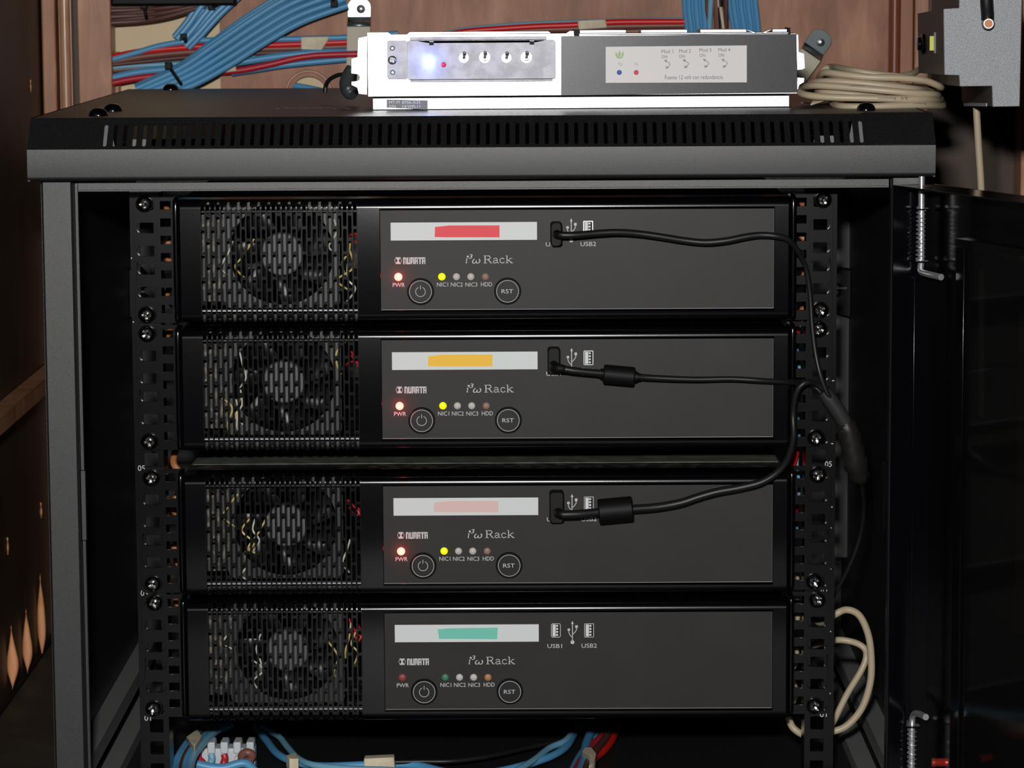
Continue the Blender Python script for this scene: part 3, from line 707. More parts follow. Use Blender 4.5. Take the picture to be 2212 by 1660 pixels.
obj('cord', MB().tube([W(1210, 508, -53), W(1240, 508, -53), W(1290, 504, -50), W(1335, 502, -48), W(1380, 505, -46), W(1430, 512, -45), W(1480, 520, -44), W(1525, 524, -44), W(1570, 520, -44), W(1610, 512, -43), W(1645, 508, -42), W(1680, 511, -42), W(1705, 520, -39), W(1725, 545, -33), W(1741, 580, -27), W(1750, 640, -24), W(1754, 700, -24), W(1761, 760, -25), W(1772, 810, -27), W(1785, 846, -26.5), W(1793, 860, -25.5)], [2.4]*10+[2.3, 2.2, 2.1, 1.9, 1.7, 1.7, 1.7, 1.7, 1.8, 1.8, 1.8], 12), blackr, u1)
u2 = thing('usb_cable', 'thin black cable with a ferrite lump plugged into the second server', 'cable', (150, -40, -150), group='black cables plugged into the servers')
plug(u2, 1183, 1210, 753, 808, -44)
obj('strain_relief', MB().tube([W(1196, 790, -43), W(1199, 795, -51), W(1208, 796, -54), W(1222, 798, -54)], [3.6, 3.6, 3.2, 2.4], 12), blackp, u2)
obj('cord', MB().tube([W(1210, 796, -54), W(1240, 801, -54), W(1290, 806, -52), W(1340, 810, -50), W(1400, 816, -46), W(1500, 820, -44), W(1580, 819, -43), W(1650, 823, -42), W(1705, 826, -34), W(1740, 827, -17), W(1760, 836, -14), W(1780, 856, -17), W(1787, 868, -19)], [2.5, 2.5, 2.5, 2.3, 2.2, 2, 1.9, 1.9, 1.9, 1.8, 1.8, 1.8, 1.8], 12), blackr, u2)
def ferrite(par, x0, y0, x1, y1, Y, r, ends):
    A, B = W(x0, y0, Y), W(x1, y1, Y); d = (B-A); L = d.length; d.normalize()
    st = [(0, r*.3), (.004, r*.9), (.04, r), (.96, r), (.996, r*.9), (1, r*.3)]
    b = MB().tube([A+d*L*t for t, _ in st], [q for _, q in st], 20, spline=False); f = obj('ferrite', b, blackp, par)
    if ends:
        for P0, s in ((A, -1), (B, 1)):
            b = MB().tube([P0-d*s*1, P0+d*s*2, P0+d*s*2.1, P0+d*s*4], [r*.55, r*.55, r*.42, r*.4], 16, spline=False); obj('ferrite_collar', b, blackp, f)
ferrite(u2, 1303, 808, 1371, 814, -50, 6.5, True)
u3 = thing('usb_cable', 'black cable with a fat ferrite, curving up from the third server', 'cable', (150, -40, -250), group='black cables plugged into the servers')
plug(u3, 1187, 1218, 1064, 1130, -45)
obj('strain_relief', MB().tube([W(1206, 1108, -44), W(1207, 1109, -50), W(1211, 1111, -54), W(1221, 1113, -55)], [3.6, 3.4, 3.2, 2.6], 12), blackp, u3)
obj('cord', MB().tube([W(1214, 1112, -55), W(1250, 1111, -54), W(1290, 1107, -51), W(1330, 1104, -49), W(1370, 1100, -47), W(1420, 1096, -45), W(1470, 1087, -44), W(1510, 1074, -44), W(1550, 1063, -44), W(1600, 1054, -44), W(1645, 1042, -44), W(1680, 1020, -42), W(1703, 988, -36), W(1714, 945, -28), W(1713, 900, -24), W(1717, 860, -27), W(1728, 836, -29), W(1745, 826, -28), W(1767, 832, -22), W(1791, 852, -21), W(1800, 864, -21)], [3, 3, 3, 3, 3, 3, 3, 2.9, 2.9, 2.8, 2.7, 2.6, 2.4, 2.2, 2.1, 2.1, 2.1, 2.1, 2.1, 2, 2], 12), blackr, u3)
ferrite(u3, 1292, 1106, 1367, 1099, -49, 8.6, False)
b = MB().tube([W(1780, 846, -22), W(1790, 860, -22), W(1810, 888, -21), W(1826, 914, -20)], [4.6, 5.4, 5.4, 5], 16); tag(obj('cable_sleeve', b, sleeve_m), 'dark grey shrink sleeve gathering three black cables beside the right rail', 'sleeve')
sp = thing('taped_splice', 'lumpy black taped cable splice hanging below the grey sleeve', 'cable splice', (262, -15, -170))
b = MB().tube([W(1822, 908, -20), W(1830, 925, -19), W(1840, 960, -17), W(1848, 1000, -14), W(1857, 1030, -10), W(1860, 1042, -8)], [4.5, 7.2, 7.8, 8.2, 6.5, 3], 14)
for k in range(len(b.v)): v = b.v[k]; b.v[k] = (v[0]+.6*sin(v[2]*.9+v[1]), v[1], v[2]+.3*sin(v[0]*1.1))
obj('tape_wrap', b, tape_b, sp)
obj('lead', MB().tube([W(1859, 1036, -8), W(1864, 1065, 5), W(1866, 1100, 20), W(1860, 1150, 30), W(1845, 1200, 35), W(1822, 1250, 40), W(1800, 1290, 45)], 1.5, 10), blackr, sp)

# ------------------------------------------------------------------ power supply on the lid
A0 = rad(2.4); p0 = at(800, 238, Z=57.2); N0 = Vector((sin(A0), -cos(A0), 0)); T0 = Vector((cos(A0), sin(A0), 0))
def uz(px, py, d=0):     # pixel -> local (u, z) on the supply's front plane moved d towards the camera
    r = ray(px, py); O_ = p0+N0*d; t = (O_-EYE).dot(N0)/r.dot(N0); w = EYE+r*t; return (w-p0).dot(T0), w.z-57.2
ps = thing('power_supply', 'silver metal power supply box with four toggle switches on top of the rack', 'power supply', (p0.x, p0.y, 57.2), A0)
def Q(name, mb, m, par=None, **k): return obj(name, mb, m, par or ps, local=True, **k)
def pr2(b, pts, y0, y1, d=0): q = [uz(x, y, d) for x, y in pts]; return b.prism([(u, y0, z) for u, z in q], (0, y1-y0, 0))
uL, zB = uz(805, 238); uR = uz(1706, 228)[0]; zS = uz(900, 209)[1]; uX0 = uz(794, 150)[0]; uX1 = uz(1722, 150)[0]; zTp = uz(900, 69)[1]; u12 = uz(1212, 150)[0]
b = MB().box(uL, uR, 1, 75, .1, zS-.8); Q('base_tray', b, alu, bev=.4)
b = MB(); z_b = zS+.2
nt_ = [(uX0, z_b), (uX1, z_b), (uX1, uz(1720, 75)[1]), (u12+1, uz(1212, 76)[1]), (u12+1, zTp)]
for x0, x1, dy in ((1176, 1187, 0), (1187, 1230, 5)): pass
def tp2(px, dy=0): return (uz(px, 68+dy)[0], zTp-dy*.32)
nt_ += [tp2(1230), tp2(1222, 5), tp2(1192, 5), tp2(1184), tp2(885), tp2(878, 5), tp2(845, 5), tp2(838), (uX0, zTp)]
nt_ = [nt_[0], nt_[1], nt_[2]]+[(uz(1240, 75)[0], uz(1240, 75)[1]), (uz(1240, 68)[0], zTp)]+nt_[5:]
b.prism([(u, 0, z) for u, z in nt_], (0, 1.2, 0)); Q('front_plate', b, alu, bev=.25)
b = MB().box(uX0, uX0+1, 1.2, 70, z_b, zTp-1).box(uX1-1, uX1, 1.2, 70, z_b, zTp-3).box(uX0+1, uX1-1, 1.4, 70, zTp-3.6, zTp-2.6).box(uX0+1, uX1-1, 69, 70, z_b, zTp-3); Q('case', b, zinc)
# top strip on the right half
b = MB(); zt0 = uz(1450, 72)[1]; zt1 = uz(1450, 64)[1]
for x0, x1 in ((1252, 1352), (1384, 1484), (1512, 1612), (1668, 1700)):
    u0_, u1_ = uz(x0, 70)[0], uz(x1, 70)[0]; b.box(u0_, u1_, -1.2, 20, zt0+.4, zt1)
b.box(uz(1246, 70)[0], uz(1705, 70)[0], -.6, 20, zt0-.6, zt0+.3)
pr2(b, [(1612, 64), (1616, 64), (1634, 71), (1630, 73)], -1.2, 0); pr2(b, [(1668, 63), (1663, 63), (1645, 71), (1650, 72)], -1.2, 0)
Q('top_clip', b, alu, bev=.25)
b = MB().box(uz(1240, 70)[0], uz(1251, 70)[0], -1.6, 18, zt0-1.5, zt1+.3).box(uz(1702, 70)[0], uz(1707, 70)[0], -1.6, 18, zt0-1, zt1+.8); Q('clip_foot', b, blackp)
# dark panel and its sticker
b = MB(); pr2(b, [(1212, 78), (1720, 74), (1722, 200), (1212, 206)], -.8, 0); dp = Q('dark_panel', b, darkfilm, bev=.2)
b = MB(); pr2(b, [(1308, 101), (1613, 98), (1613, 178), (1308, 179)], -1.15, -.8); st = Q('sticker', b, lbl_light, bev=.1)
YT = -1.3
def tx(b, s, x0, x1, y0, y1): a, c = uz(x0, y1), uz(x1, y0); txt(b, s, a[0], c[0], a[1], c[1], YT)
b = MB()
for k, (x0, x1, yy) in enumerate(((1428.5, 1453.5, 115), (1466.5, 1492, 114), (1510.5, 1536, 112), (1551.5, 1577, 111.5))):
    tx(b, 'Mod %d' % (k+1), x0, x1, yy-8, yy)
    tx(b, 'ON', x0, x0+12.5, yy+4, yy+11)
tx(b, 'Fuente 12 volt con redundancia', 1436, 1561, 161.5, 171.5)
Q('sticker_text', b, ink, st, smooth=0)
b = MB(); tx(b, 'Fp', 1336, 1344.5, 135, 143.5); tx(b, 'Fs', 1371, 1378.5, 135, 142)
for x, y in ((1434, 129), (1474, 128), (1517.5, 127), (1557.5, 127)):
    f = lambda a, c: uz(x+a, y+c)
    b.ribbon([f(2, 2), f(13, 8), f(13.5, 9.5), f(7, 18)], .62, YT, YT+.1)
    for pts in ([(0, 0), (8, 0), (3.5, 6.5)], [(4, 20.5), (3.5, 13), (11.5, 16.5)]):
        b.prism([(f(*p)[0], YT, f(*p)[1]) for p in pts], (0, .1, 0))
Q('sticker_arrows', b, inkl, st, smooth=0)
b = MB(); f = lambda a, c: uz(1338+a, 118+c)
b.prism([(f(*p)[0], YT, f(*p)[1]) for p in [(-9, -6), (-5, -3), (-4, 2), (-1, 5), (3, 5), (5, 1), (5, -4), (9, -7), (9, 2), (6, 7), (0, 9), (-6, 7), (-9, 2)]], (0, .1, 0))
b.prism([(f(*p)[0], YT, f(*p)[1]) for p in [(-3.5, 1), (-2.5, -4), (1, -10), (1.5, -5), (3.5, -3), (3, 2), (1, 4), (-2, 4)]], (0, .1, 0)); Q('leaf_mark', b, green_i, st, smooth=0)
for px, m, nm in ((1337.5, blue_i, 'blue_dot'), (1374, red_i, 'red_dot')):
    b = MB(); u, z = uz(px, 156.5); b.disc(u, z, 1.75, YT, YT+.1); Q(nm, b, m, st)
# side flanges
b = MB(); pr2(b, [(793, 78), (774, 82), (773, 90), (772, 123), (759, 127), (758.5, 159), (774, 161), (777, 166), (776, 173), (772, 175), (759, 176), (759, 184), (772, 190), (775, 203), (793, 205)], 0, 1.2); Q('side_flange', b, alu, bev=.2)
b = MB(); pr2(b, [(1721, 73), (1725, 75), (1726, 112), (1737, 115), (1739, 148), (1733, 151), (1722, 152)], 0, 1); pr2(b, [(1722, 167), (1738, 168), (1737, 178), (1727, 184), (1724, 194), (1721, 194)], 0, 1); Q('side_flange', b, alu, bev=.2)
# small rating label
b = MB(); pr2(b, [(835, 215), (924, 217), (924, 237), (835, 233)], .6, .95); rl = Q('rating_label', b, lbl_grey)
b = MB(); YT = .5
tx(b, 'MT-M', 840.5, 863, 218, 224.5); tx(b, '8706-A35', 868.5, 908, 218, 224.5); tx(b, 'S/N', 840.5, 854.5, 227, 233); tx(b, 'LKWFL11', 869, 907.5, 227, 233.5); Q('label_text', b, strip_w, rl, smooth=0)
# switch box
b = MB(); q = [uz(x, y, 5) for x, y in ((880, 172), (1200, 171), (1200, 86), (880, 88))]
u0_, u1_ = q[0][0], q[1][0]; z0_, z1_ = q[0][1], q[2][1]
outer = rrect((u0_+u1_)/2, (z0_+z1_)/2, u1_-u0_, z1_-z0_, 1.6)
nx = [uz(932, 90, 5)[0], uz(1149, 90, 5)[0]]
b.plate(outer, [[(x-1.5, z1_-3.2), (x+1.5, z1_-3.2), (x+1.5, z1_-.3), (x-1.5, z1_-.3)] for x in nx], XZ(-5), XZ(-3.6))
b.plate(outer, [rrect((u0_+u1_)/2, (z0_+z1_)/2, u1_-u0_-2, z1_-z0_-2, 1)], XZ(-3.6), XZ(-1.1)); sb = Q('switch_box', b, zinc, bev=.5)
b = MB().box(u0_+2, u1_-6, -2.6, -1.2, z1_+.2, z1_+2.4).box(u0_+2, u1_-2, -2.6, -1.2, z0_-1.8, z0_-.3); Q('switch_box_flange', b, zinc, bev=.2)
for x in nx: Q('slot_shadow_gap', MB().box(x-1.5, x+1.5, -3.4, -3.1, z1_-3.2, z1_-.2), blackp, sb)
b = MB(); t = [uz(x, y, 2) for x, y in ((836, 88), (880, 88), (880, 171), (838, 170))]
tp_ = rrect((t[0][0]+t[1][0])/2, (t[0][1]+t[2][1])/2, t[1][0]-t[0][0], t[0][1]-t[2][1], 1.5)
hh = [uz(847.5, 104, 2), uz(848, 156, 2)]
b.plate(tp_, [arc(h[0], h[1], 1.5, 0, 345, 16) for h in hh], XZ(-2), XZ(-1)); mt = Q('mounting_tab', b, zinc, bev=.2)
for h in hh: Q('rivet', MB().lathe([(1.9, -2.3), (1.5, -2.4), (1.4, -1.5), (1.2, -1.4), (.1, -1.4)], (h[0], 0, h[1]), 'Y', 20, cap=False), galv, mt)
h = uz(847.5, 130, 2); b = screw_mb(0, 0, .6, 0); b.v = [(h[0]+v[0]*.55, -2.2+v[1]*.35, h[1]+v[2]*.55) for v in b.v]; Q('tab_screw', b, alu, mt, smooth=30)
h = uz(926, 136, 6); Q('blue_led', MB().lathe([(2.2, 0), (2.2, -1.2), (1.6, -2.2), (.1, -2.8)], (h[0], -5, h[1]), 'Y', 24), led_white, sb)['label'] = 'blue white glowing light'
LEDP = (h[0], -5, h[1])
h = uz(958, 140, 6); Q('red_led', MB().lathe([(1.8, 0), (1.8, -1), (1.2, -1.8), (.1, -2.1)], (h[0], -5, h[1]), 'Y', 24), led_r2, sb)
for px, py, nut in ((1002, 125, 1), (1047, 124, 0), (1094, 125, 1), (1137, 124, 0)):
    h = uz(px, py, 6); u, z = h
    b = MB(); 
    b.lathe([(3.3 if nut else 3.8, -5), (3.3 if nut else 3.8, -5.5)], (u, 0, z), 'Y', 28)
    if nut: b.lathe([(3.1, -5.5), (3.1, -7), (2.8, -7.3)], (u, 0, z), 'Y', 6)
    b.lathe([(2.1, -5.4), (2.1, -9), (1.8, -9.3), (1.1, -9.3), (.2, -8.6)], (u, 0, z), 'Y', 24)
    tg = Q('toggle_switch', b, steel, sb)
    # 'part > sub-part' ends here: lever kept in the same level as the bush
    b = MB().tube([(u, -8.8, z), (u, -11, z+1.0), (u, -14, z+2.4), (u, -17, z+3.4), (u, -18, z+3.7)], [.75, .85, 1.15, 1.35, .8], 14); Q('switch_lever', b, steel, sb)

# ------------------------------------------------------------------ grey stepped box at the right
dv = Vector(ray(1478, 120)).normalized(); YD = -70
pf = [(2072, -60), (2072, 17), (2038, 19), (2040, 162), (2072, 163), (2073, 187), (2143, 186), (2144, 231), (2203, 230), (2209, -60)]
f3 = [at(x, y, Y=YD) for x, y in pf]
gb = thing('grey_box', 'grey speckled stepped metal box at the upper right above the door', 'metal box', (f3[7].x, YD+100, f3[7].z))
b = MB().prism(f3, dv*4); obj('front_cover', b, greybox, gb, bev=.5)
b = MB(); inner = [p+dv*4 for p in f3]; b.prism(inner, dv*232); obj('side_body', b, sidebox, gb, bev=.3)
def onside(px, py, i, off=.3):       # pixel on the side face that starts at front corner i
    n_ = (f3[i+1]-f3[i]).cross(dv).normalized(); r = ray(px, py)
    if n_.dot(r) > 0: n_ = -n_
    o_ = f3[i]+n_*off; t = (o_-EYE).dot(n_)/r.dot(n_); return EYE+r*t, n_
def sideq(pts, i, m, nm, th_=.4, off=.3):
    q = [onside(x, y, i, off)[0] for x, y in pts]; nn = onside(*pts[0], i)[1]
    return obj(nm, MB().prism(q, nn*th_), m, gb)
q = onside(2018, 78, 2)[0]; q2 = onside(2018, 109, 2)[0]
obj('yellow_tab', MB().box(q.x-3, q.x+1.5, q.y, q.y+1, q2.z, q.z), yellow_l, gb)
sideq([(2020, 70), (2022, 70), (2022, 115), (2020, 115)], 2, steel, 'metal_strip', 1)
sideq([(2082, 222), (2132, 223), (2132, 230), (2083, 229)], 6, strip_w, 'barcode_label')
q = onside(1997, 95, 2)[0]; b = MB().lathe([(6, 2), (7, 0), (7.5, -2), (5, -3), (4.5, -5), (.2, -5.5)], q, 'X', 24); obj('knob', b, gloss, gb)
cx_ = thing('coax_cable', 'black coaxial cable with a copper tipped elbow plug on the grey box', 'cable', tuple(at(2130, 45, Y=YD-8)))
obj('cord', MB().tube([at(2130, -60, Y=YD-12), at(2131, 0, Y=YD-11), at(2133, 30, Y=YD-9), at(2133, 42, Y=YD-8)], 4.3, 16), blackr, cx_)
q = at(2133, 50, Y=YD-3); e = at(2135.5, 51, Y=YD-20); d_ = (e-q)
obj('elbow', MB().tube([q-d_*.15, q+d_*.3, q+d_*.45, q+d_*.55, q+d_*.9, e], [4.0, 4.2, 4.3, 3.4, 3.3, 3.2], 24, spline=False), screwm, cx_)
obj('copper_tip', MB().tube([e-d_*.1, e+d_*.02], [2.8, 2.7], 24, spline=False), copper, cx_)
cable('hanging_cable', [at(2108, 205, Y=90), at(2110, 250, Y=90), at(2114, 320, Y=92), at(2119, 400, Y=94), at(2120, 480, Y=96), at(2120, 900, Y=100)], 2.6, cream, 'cream cable hanging down below the grey stepped box')

# ------------------------------------------------------------------ cream cable coil beside the supply
cc = thing('cable_coil', 'flattened coil of cream cable lying on the rack lid beside the supply', 'cable coil', (300, 60, 57))
RC = 2.45
def loop(F_, Bk): return [at(x, y, Y=Y) for x, y, Y in F_]+[at(x, y, Y=Y) for x, y, Y in Bk]
pts = []
pts += loop([(1797, 220, 55), (1803, 227, 30), (1825, 230.5, 12), (1880, 230.5, 8), (1940, 228, 10), (2000, 227.5, 20), (2032, 229, 45), (2036, 226, 80)], [(2020, 218, 110), (1900, 214, 130), (1770, 205, 110)])
pts += loop([(1731, 194, 70), (1726, 199, 40), (1745, 206, 22), (1790, 210, 15), (1860, 212, 12), (1940, 214, 12), (2000, 215, 20), (2026, 216, 45)], [(2020, 212, 90), (1900, 208, 130), (1780, 203, 100)])
pts += loop([(1766, 196, 60), (1775, 199, 35), (1820, 202, 26), (1880, 207, 24), (1960, 211, 30), (2010, 211, 50)], [(2015, 207, 95), (1900, 200, 130), (1770, 196, 100)])
pts += loop([(1740, 193, 70), (1742, 187, 45), (1770, 185, 28), (1830, 189, 20), (1900, 195, 15), (1970, 201, 15), (2015, 204, 25), (2026, 206, 50)], [(2010, 202, 90), (1900, 190, 130), (1780, 184, 100)])
pts += loop([(1752, 182, 70), (1758, 178, 50), (1790, 176, 36), (1850, 179, 30), (1920, 186, 28), (1975, 192, 35), (2000, 194, 60)], [(2010, 192, 100), (1900, 182, 140), (1790, 178, 110)])
pts += loop([(1772, 172, 80), (1772, 164, 60), (1785, 157, 45), (1820, 161, 35), (1880, 167, 30), (1950, 169, 30), (2000, 175, 35), (2033, 189, 50)], [(2010, 184, 110), (1960, 168, 130), (1900, 161, 130), (1840, 152, 130)])
pts += [at(x, y, Y=Y) for x, y, Y in [(1800, 145, 110), (1785, 148, 90), (1776, 158, 100), (1790, 168, 140), (1880, 172, 160), (1960, 162, 185), (1985, 151, 215), (1998, 143, 235)]]
obj('cord', MB().tube(pts, RC, 12, 5), cream, cc)
b = MB()
def ctext(s, x0, x1, y0, y1, Y, rot=True): a, c = at(x0, y1, Y=Y), at(x1, y0, Y=Y); txt(b, s, a.x, c.x, a.z, c.z, Y, rot=rot)
ctext('Revision', 1897, 1935, 210, 215.5, 8.7); ctext('2.0', 1946, 1961, 210, 215, 8.7); ctext('Revision', 1835, 1868, 184.5, 187, 14.5); ctext('Revision', 1973, 2001, 221.5, 225, 11)
obj('printed_text', b, text_black, cc, smooth=0)
a = at(1755, 224, Y=8); 
b = MB(); b.prism([at(1751, 228, Y=20), at(1775, 220, Y=22), at(1790, 216, Y=30), at(1776, 217, Y=40), at(1757, 219, Y=30)], (0, 1, .8)); obj('paper_tie', b, mtape, cc)
for (x0, x1, y) in ((1729.5, 1750, 221.5), (1824, 1850, 220.5)):
    a, c = at(x0, y, Z=57.4), at(x1, y, Z=57.4); y_ = (a.y+c.y)/2
    b = MB().box(a.x, c.x, y_-4, y_+4, 57.1, 57.6); tag(obj('paper_scrap', b, strip_w), 'small white scrap on the lid %s' % ('just right of the supply' if x0 < 1800 else 'under the cream coil'), 'scrap')

# ------------------------------------------------------------------ wall brackets
YK = YB-3
def wbracket(lab, cpx, cpy, ang, tilt, leg):
    t = thing('wall_bracket', lab, 'bracket', tuple(at(cpx, cpy+40, Y=YK)), group='galvanised brackets on the wall'); k = S
    ca, sa = cos(ang), sin(ang)
    c0 = at(cpx, cpy, Y=YK-2)
    def L(x, z): return (c0.x+x*ca-z*sa, c0.z+x*sa+z*ca)
    # rounded tab
    out = [(-10, -7), (10, -7)]+[(10.2*cos(rad(a)), 3+8*sin(rad(a))) for a in range(0, 181, 20)]
    b = MB().plate([L(*p) for p in out], [[L(*p) for p in arc(1.5, 1, 2.6, 0, 345, 16)]], lambda a, c: (a, YK-2-tilt*(c-c0.z+8), c), lambda a, c: (a, YK-tilt*(c-c0.z+8), c)); obj('mounting_tab', b, galv, t, bev=.3)
    q = L(1.5, 1); b = MB().lathe([(3.8, -3.2), (3.2, -4.2), (1.5, -4.8), (.1, -5)], (q[0], YK, q[1]), 'Y', 20); obj('bracket_screw', b, steel, t)
    a, c = L(-10, -7), L(10, -7); e, f_ = L(-10, -14), L(10, -14)
    b = MB(); y1 = YK-14
    b.quad((a[0], YK-2, a[1]), (c[0], YK-2, c[1]), (f_[0], y1, f_[1]), (e[0], y1, e[1]))
    obj('bracket_step', b, galv, t, solid=1.5)
    o = [L(*p) for p in leg]; b = MB().prism([(x, y1, z) for x, z in o], (0, 1.6, 0)); obj('bracket_leg', b, creamd, t, bev=.3)
wbracket('upright galvanised bracket on the wall behind the supply\'s left end', 776, 22, 0, 0, [(-10, -14), (10, -14), (9.5, -45), (9.5, -75), (-9.5, -75), (-11, -45)])
wbracket('tilted galvanised bracket on the wall above the cream coil', 1768, 91, rad(-34), .2, [(-10, -13), (10, -13), (9, -40), (3, -55), (-14, -55), (-14, -40)])

# ------------------------------------------------------------------ wiring on the wall
def wc(px, py, d): return at(px, py, Y=YB-d)
# diagonal blue bundle
A_ = [(300, 205), (398, 165), (470, 120), (560, 60), (640, 15), (740, -20)]
for k in range(15):
    lay = k % 3; t = (k/14-.5); pts = []
    for j, (x, y) in enumerate(A_):
        wd = (30, 40, 48, 52, 54, 54)[j]; d = Vector((A_[min(j+1, 5)][0]-A_[max(j-1, 0)][0], A_[min(j+1, 5)][1]-A_[max(j-1, 0)][1])).normalized()
        w = t*wd*1.3+.9*sin(k*2.1+j*1.3); pts.append(wc(x-d.y*w, y+d.x*w, 22+lay*5.3))
    cable('bundled_cable', pts, 2.6, blue, 'blue cable in the thick diagonal bundle at upper left', group='blue cables of the thick diagonal bundle', n=10)
B_ = [(392, 92), (420, 60), (450, 22), (490, -20)]
for k in range(7):
    t = k/6-.5; pts = [wc(x+t*(34, 38, 50, 66)[j]*.9+.8*sin(k+j), y+t*(24, 26, 24, 20)[j], 17+(k % 2)*3) for j, (x, y) in enumerate(B_)]
    cable('bundled_cable', pts, 2.7, blue, 'blue cable in the short steep bundle left of the thick one', group='blue cables of the short steep bundle', n=10)
for k in range(6):
    pts = [wc(225, 18+k*6.5, 14+(k % 2)*3), wc(300, 15+k*6.3, 15), wc(360, 12+k*5, 16+(k % 2)*2), wc(430, 5+k*2.5, 18), wc(500, -6+k*2, 20)]
    cable('bundled_cable', pts, 2.5, dbrown, 'dark brown cable in the bundle at the top left', group='dark brown cables at the top left', n=10)
b = MB().box(wc(240, 0, 30).x, wc(510, 0, 30).x, YB-34, YB-18, wc(300, 12, 30).z, wc(300, -30, 30).z); tag(obj('black_trunking', b, gtie, bev=2), 'black trunking edge along the top left above the cables', 'trunking')
HZ = [
 ([(243, 128), (300, 112), (350, 98), (420, 88), (520, 86), (650, 84), (760, 80), (860, 72)], blue, 'top pale blue cable running right behind the diagonal bundle', 2.6, 9),
 ([(243, 124), (300, 112), (380, 104), (450, 100), (560, 98), (650, 95), (720, 92), (860, 86)], red, 'upper bright red cable running right along the wall', 2.9, 8),
 ([(243, 134), (310, 122), (400, 113), (500, 108), (650, 104), (760, 100), (860, 94)], brown, 'upper brown cable under the bright red one', 2.7, 7),
 ([(243, 140), (310, 133), (400, 124), (520, 117), (650, 111), (760, 106), (860, 100)], dbrown, 'dark brown cable under the upper brown one', 2.4, 7),
 ([(243, 146), (290, 142), (380, 138), (430, 132), (520, 124), (640, 117), (760, 110), (860, 104)], blue2, 'pale blue cable in the middle of the wall run', 2.3, 6),
 ([(243, 152), (310, 146), (400, 134), (520, 126), (640, 120), (760, 114), (860, 108)], brown, 'lower brown cable of the wall run', 2.3, 5),
 ([(243, 168), (300, 156), (380, 148), (430, 144), (500, 137), (600, 122), (680, 114), (760, 112), (860, 108)], blue, 'thick blue cable below the brown ones', 3.3, 10),
 ([(243, 179), (290, 170), (350, 163), (440, 157), (510, 153), (580, 140), (650, 124), (720, 118), (860, 116)], dred, 'lower dark red cable rising to the right', 3.0, 12),
 ([(500, 158), (560, 149), (620, 140), (700, 132), (760, 127), (860, 122)], blue, 'lowest blue cable of the wall run', 2.8, 8)]
for pts, m, lab, r, d in HZ: cable('wall_cable', [wc(x, y, d+4) for x, y in pts], r, m, lab, group='cables running along the wall')
for pts, m, lab, r, d in [
 ([(940, 78), (1000, 64), (1080, 56), (1160, 51), (1240, 48), (1330, 45), (1480, 42)], blue2, 'thin blue cable behind the supply\'s top edge', 2.1, 6),
 ([(940, 82), (1000, 69), (1080, 62), (1160, 57), (1240, 54), (1330, 48), (1480, 47)], red, 'red cable running along behind the supply\'s top edge', 2.8, 8),
 ([(940, 90), (1000, 76), (1080, 70), (1160, 65), (1240, 62), (1330, 57), (1480, 55)], brown, 'brown cable running along behind the supply\'s top edge', 2.8, 7)]:
    cable('wall_cable', [wc(x, y, d+3) for x, y in pts], r, m, lab, group='cables running along the wall')
def band(name, pxs, lab, m=mtape, d0=4, d1=18, cat='tape'):
    q = [wc(x, y, d1) for x, y in pxs]; b = MB().prism(q, (0, d1-d0, 0)); return tag(obj(name, b, m, bev=.8), lab, cat, 'masking tape wraps on the wall cables' if m is mtape else None)
band('masking_tape', [(650, 80), (712, 79), (706, 92), (700, 100), (696, 108), (650, 107)], 'cream tape wrap on the upper cables left of the bracket', d1=19)
band('masking_tape', [(474, 131), (506, 126), (511, 154), (474, 158)], 'cream tape wrap on the cables beside the diagonal bundle', d1=22)
band('masking_tape', [(1248, 45), (1308, 42), (1312, 60), (1250, 64)], 'cream tape wrap on cables above the supply', d1=15)
def tie(p0_, p1_, lab, w=5, d0=8, d1=34):
    a, c = Vector(p0_), Vector(p1_); n_ = (c-a).normalized(); o_ = Vector((-n_.y, n_.x))*w/2; t = thing('cable_tie', lab, 'cable tie', tuple(wc(a.x, a.y, d1)), group='black cable ties')
    lp = [wc(*(a), 10), wc(*(a+(c-a)*.1), d1-4), wc(*(a+(c-a)*.3), d1), wc(*(a+(c-a)*.7), d1), wc(*(a+(c-a)*.9), d1-4), wc(*c, 10)]
    obj('strap', MB().tube(lp, 1.5, 8, 5), gtie, t)
    q = wc(a.x, a.y, d1-2); obj('tie_head', MB().box(q.x-3, q.x+3, q.y-3, q.y+3, q.z-3, q.z+3), gtie, t, bev=.6)
tie((364, 142), (394, 186), 'black cable tie around the foot of the diagonal bundle', d1=41)
tie((722, 8), (716, -18), 'black cable tie at the top of the diagonal bundle', d1=41)
tie((397, 80), (402, 92), 'black cable tie at the foot of the short blue bundle', d1=24)
tie((457, 14), (468, 12), 'black cable tie at the top of the short blue bundle', d1=28)
tie((311, 12), (317, 42), 'black cable tie around the dark brown bundle', d1=26)
for k in range(6):
    pts = [wc(1478+k*8+.8*sin(k), -30, 12+(k % 2)*3), wc(1480+k*8, 20, 12+(k % 2)*3), wc(1486+k*7.6, 70, 12+(k % 2)*3), wc(1492+k*7.6, 170, 12)]
    cable('drop_cable', pts, 2.6, blue, 'blue cable in the left half of the vertical drop above the supply', group='blue cables, left half of the vertical drop', n=10)
for k in range(8):
    pts = [wc(1574+k*7.6, -30, 14+(k % 2)*3), wc(1578+k*7.8, 20, 14+(k % 2)*3), wc(1586+k*7.4, 70, 14+(k % 2)*3), wc(1592+k*7.4, 170, 12)]
    cable('drop_cable', pts, 2.6, blue, 'blue cable in the right half of the vertical drop above the supply', group='blue cables, right half of the vertical drop', n=10)
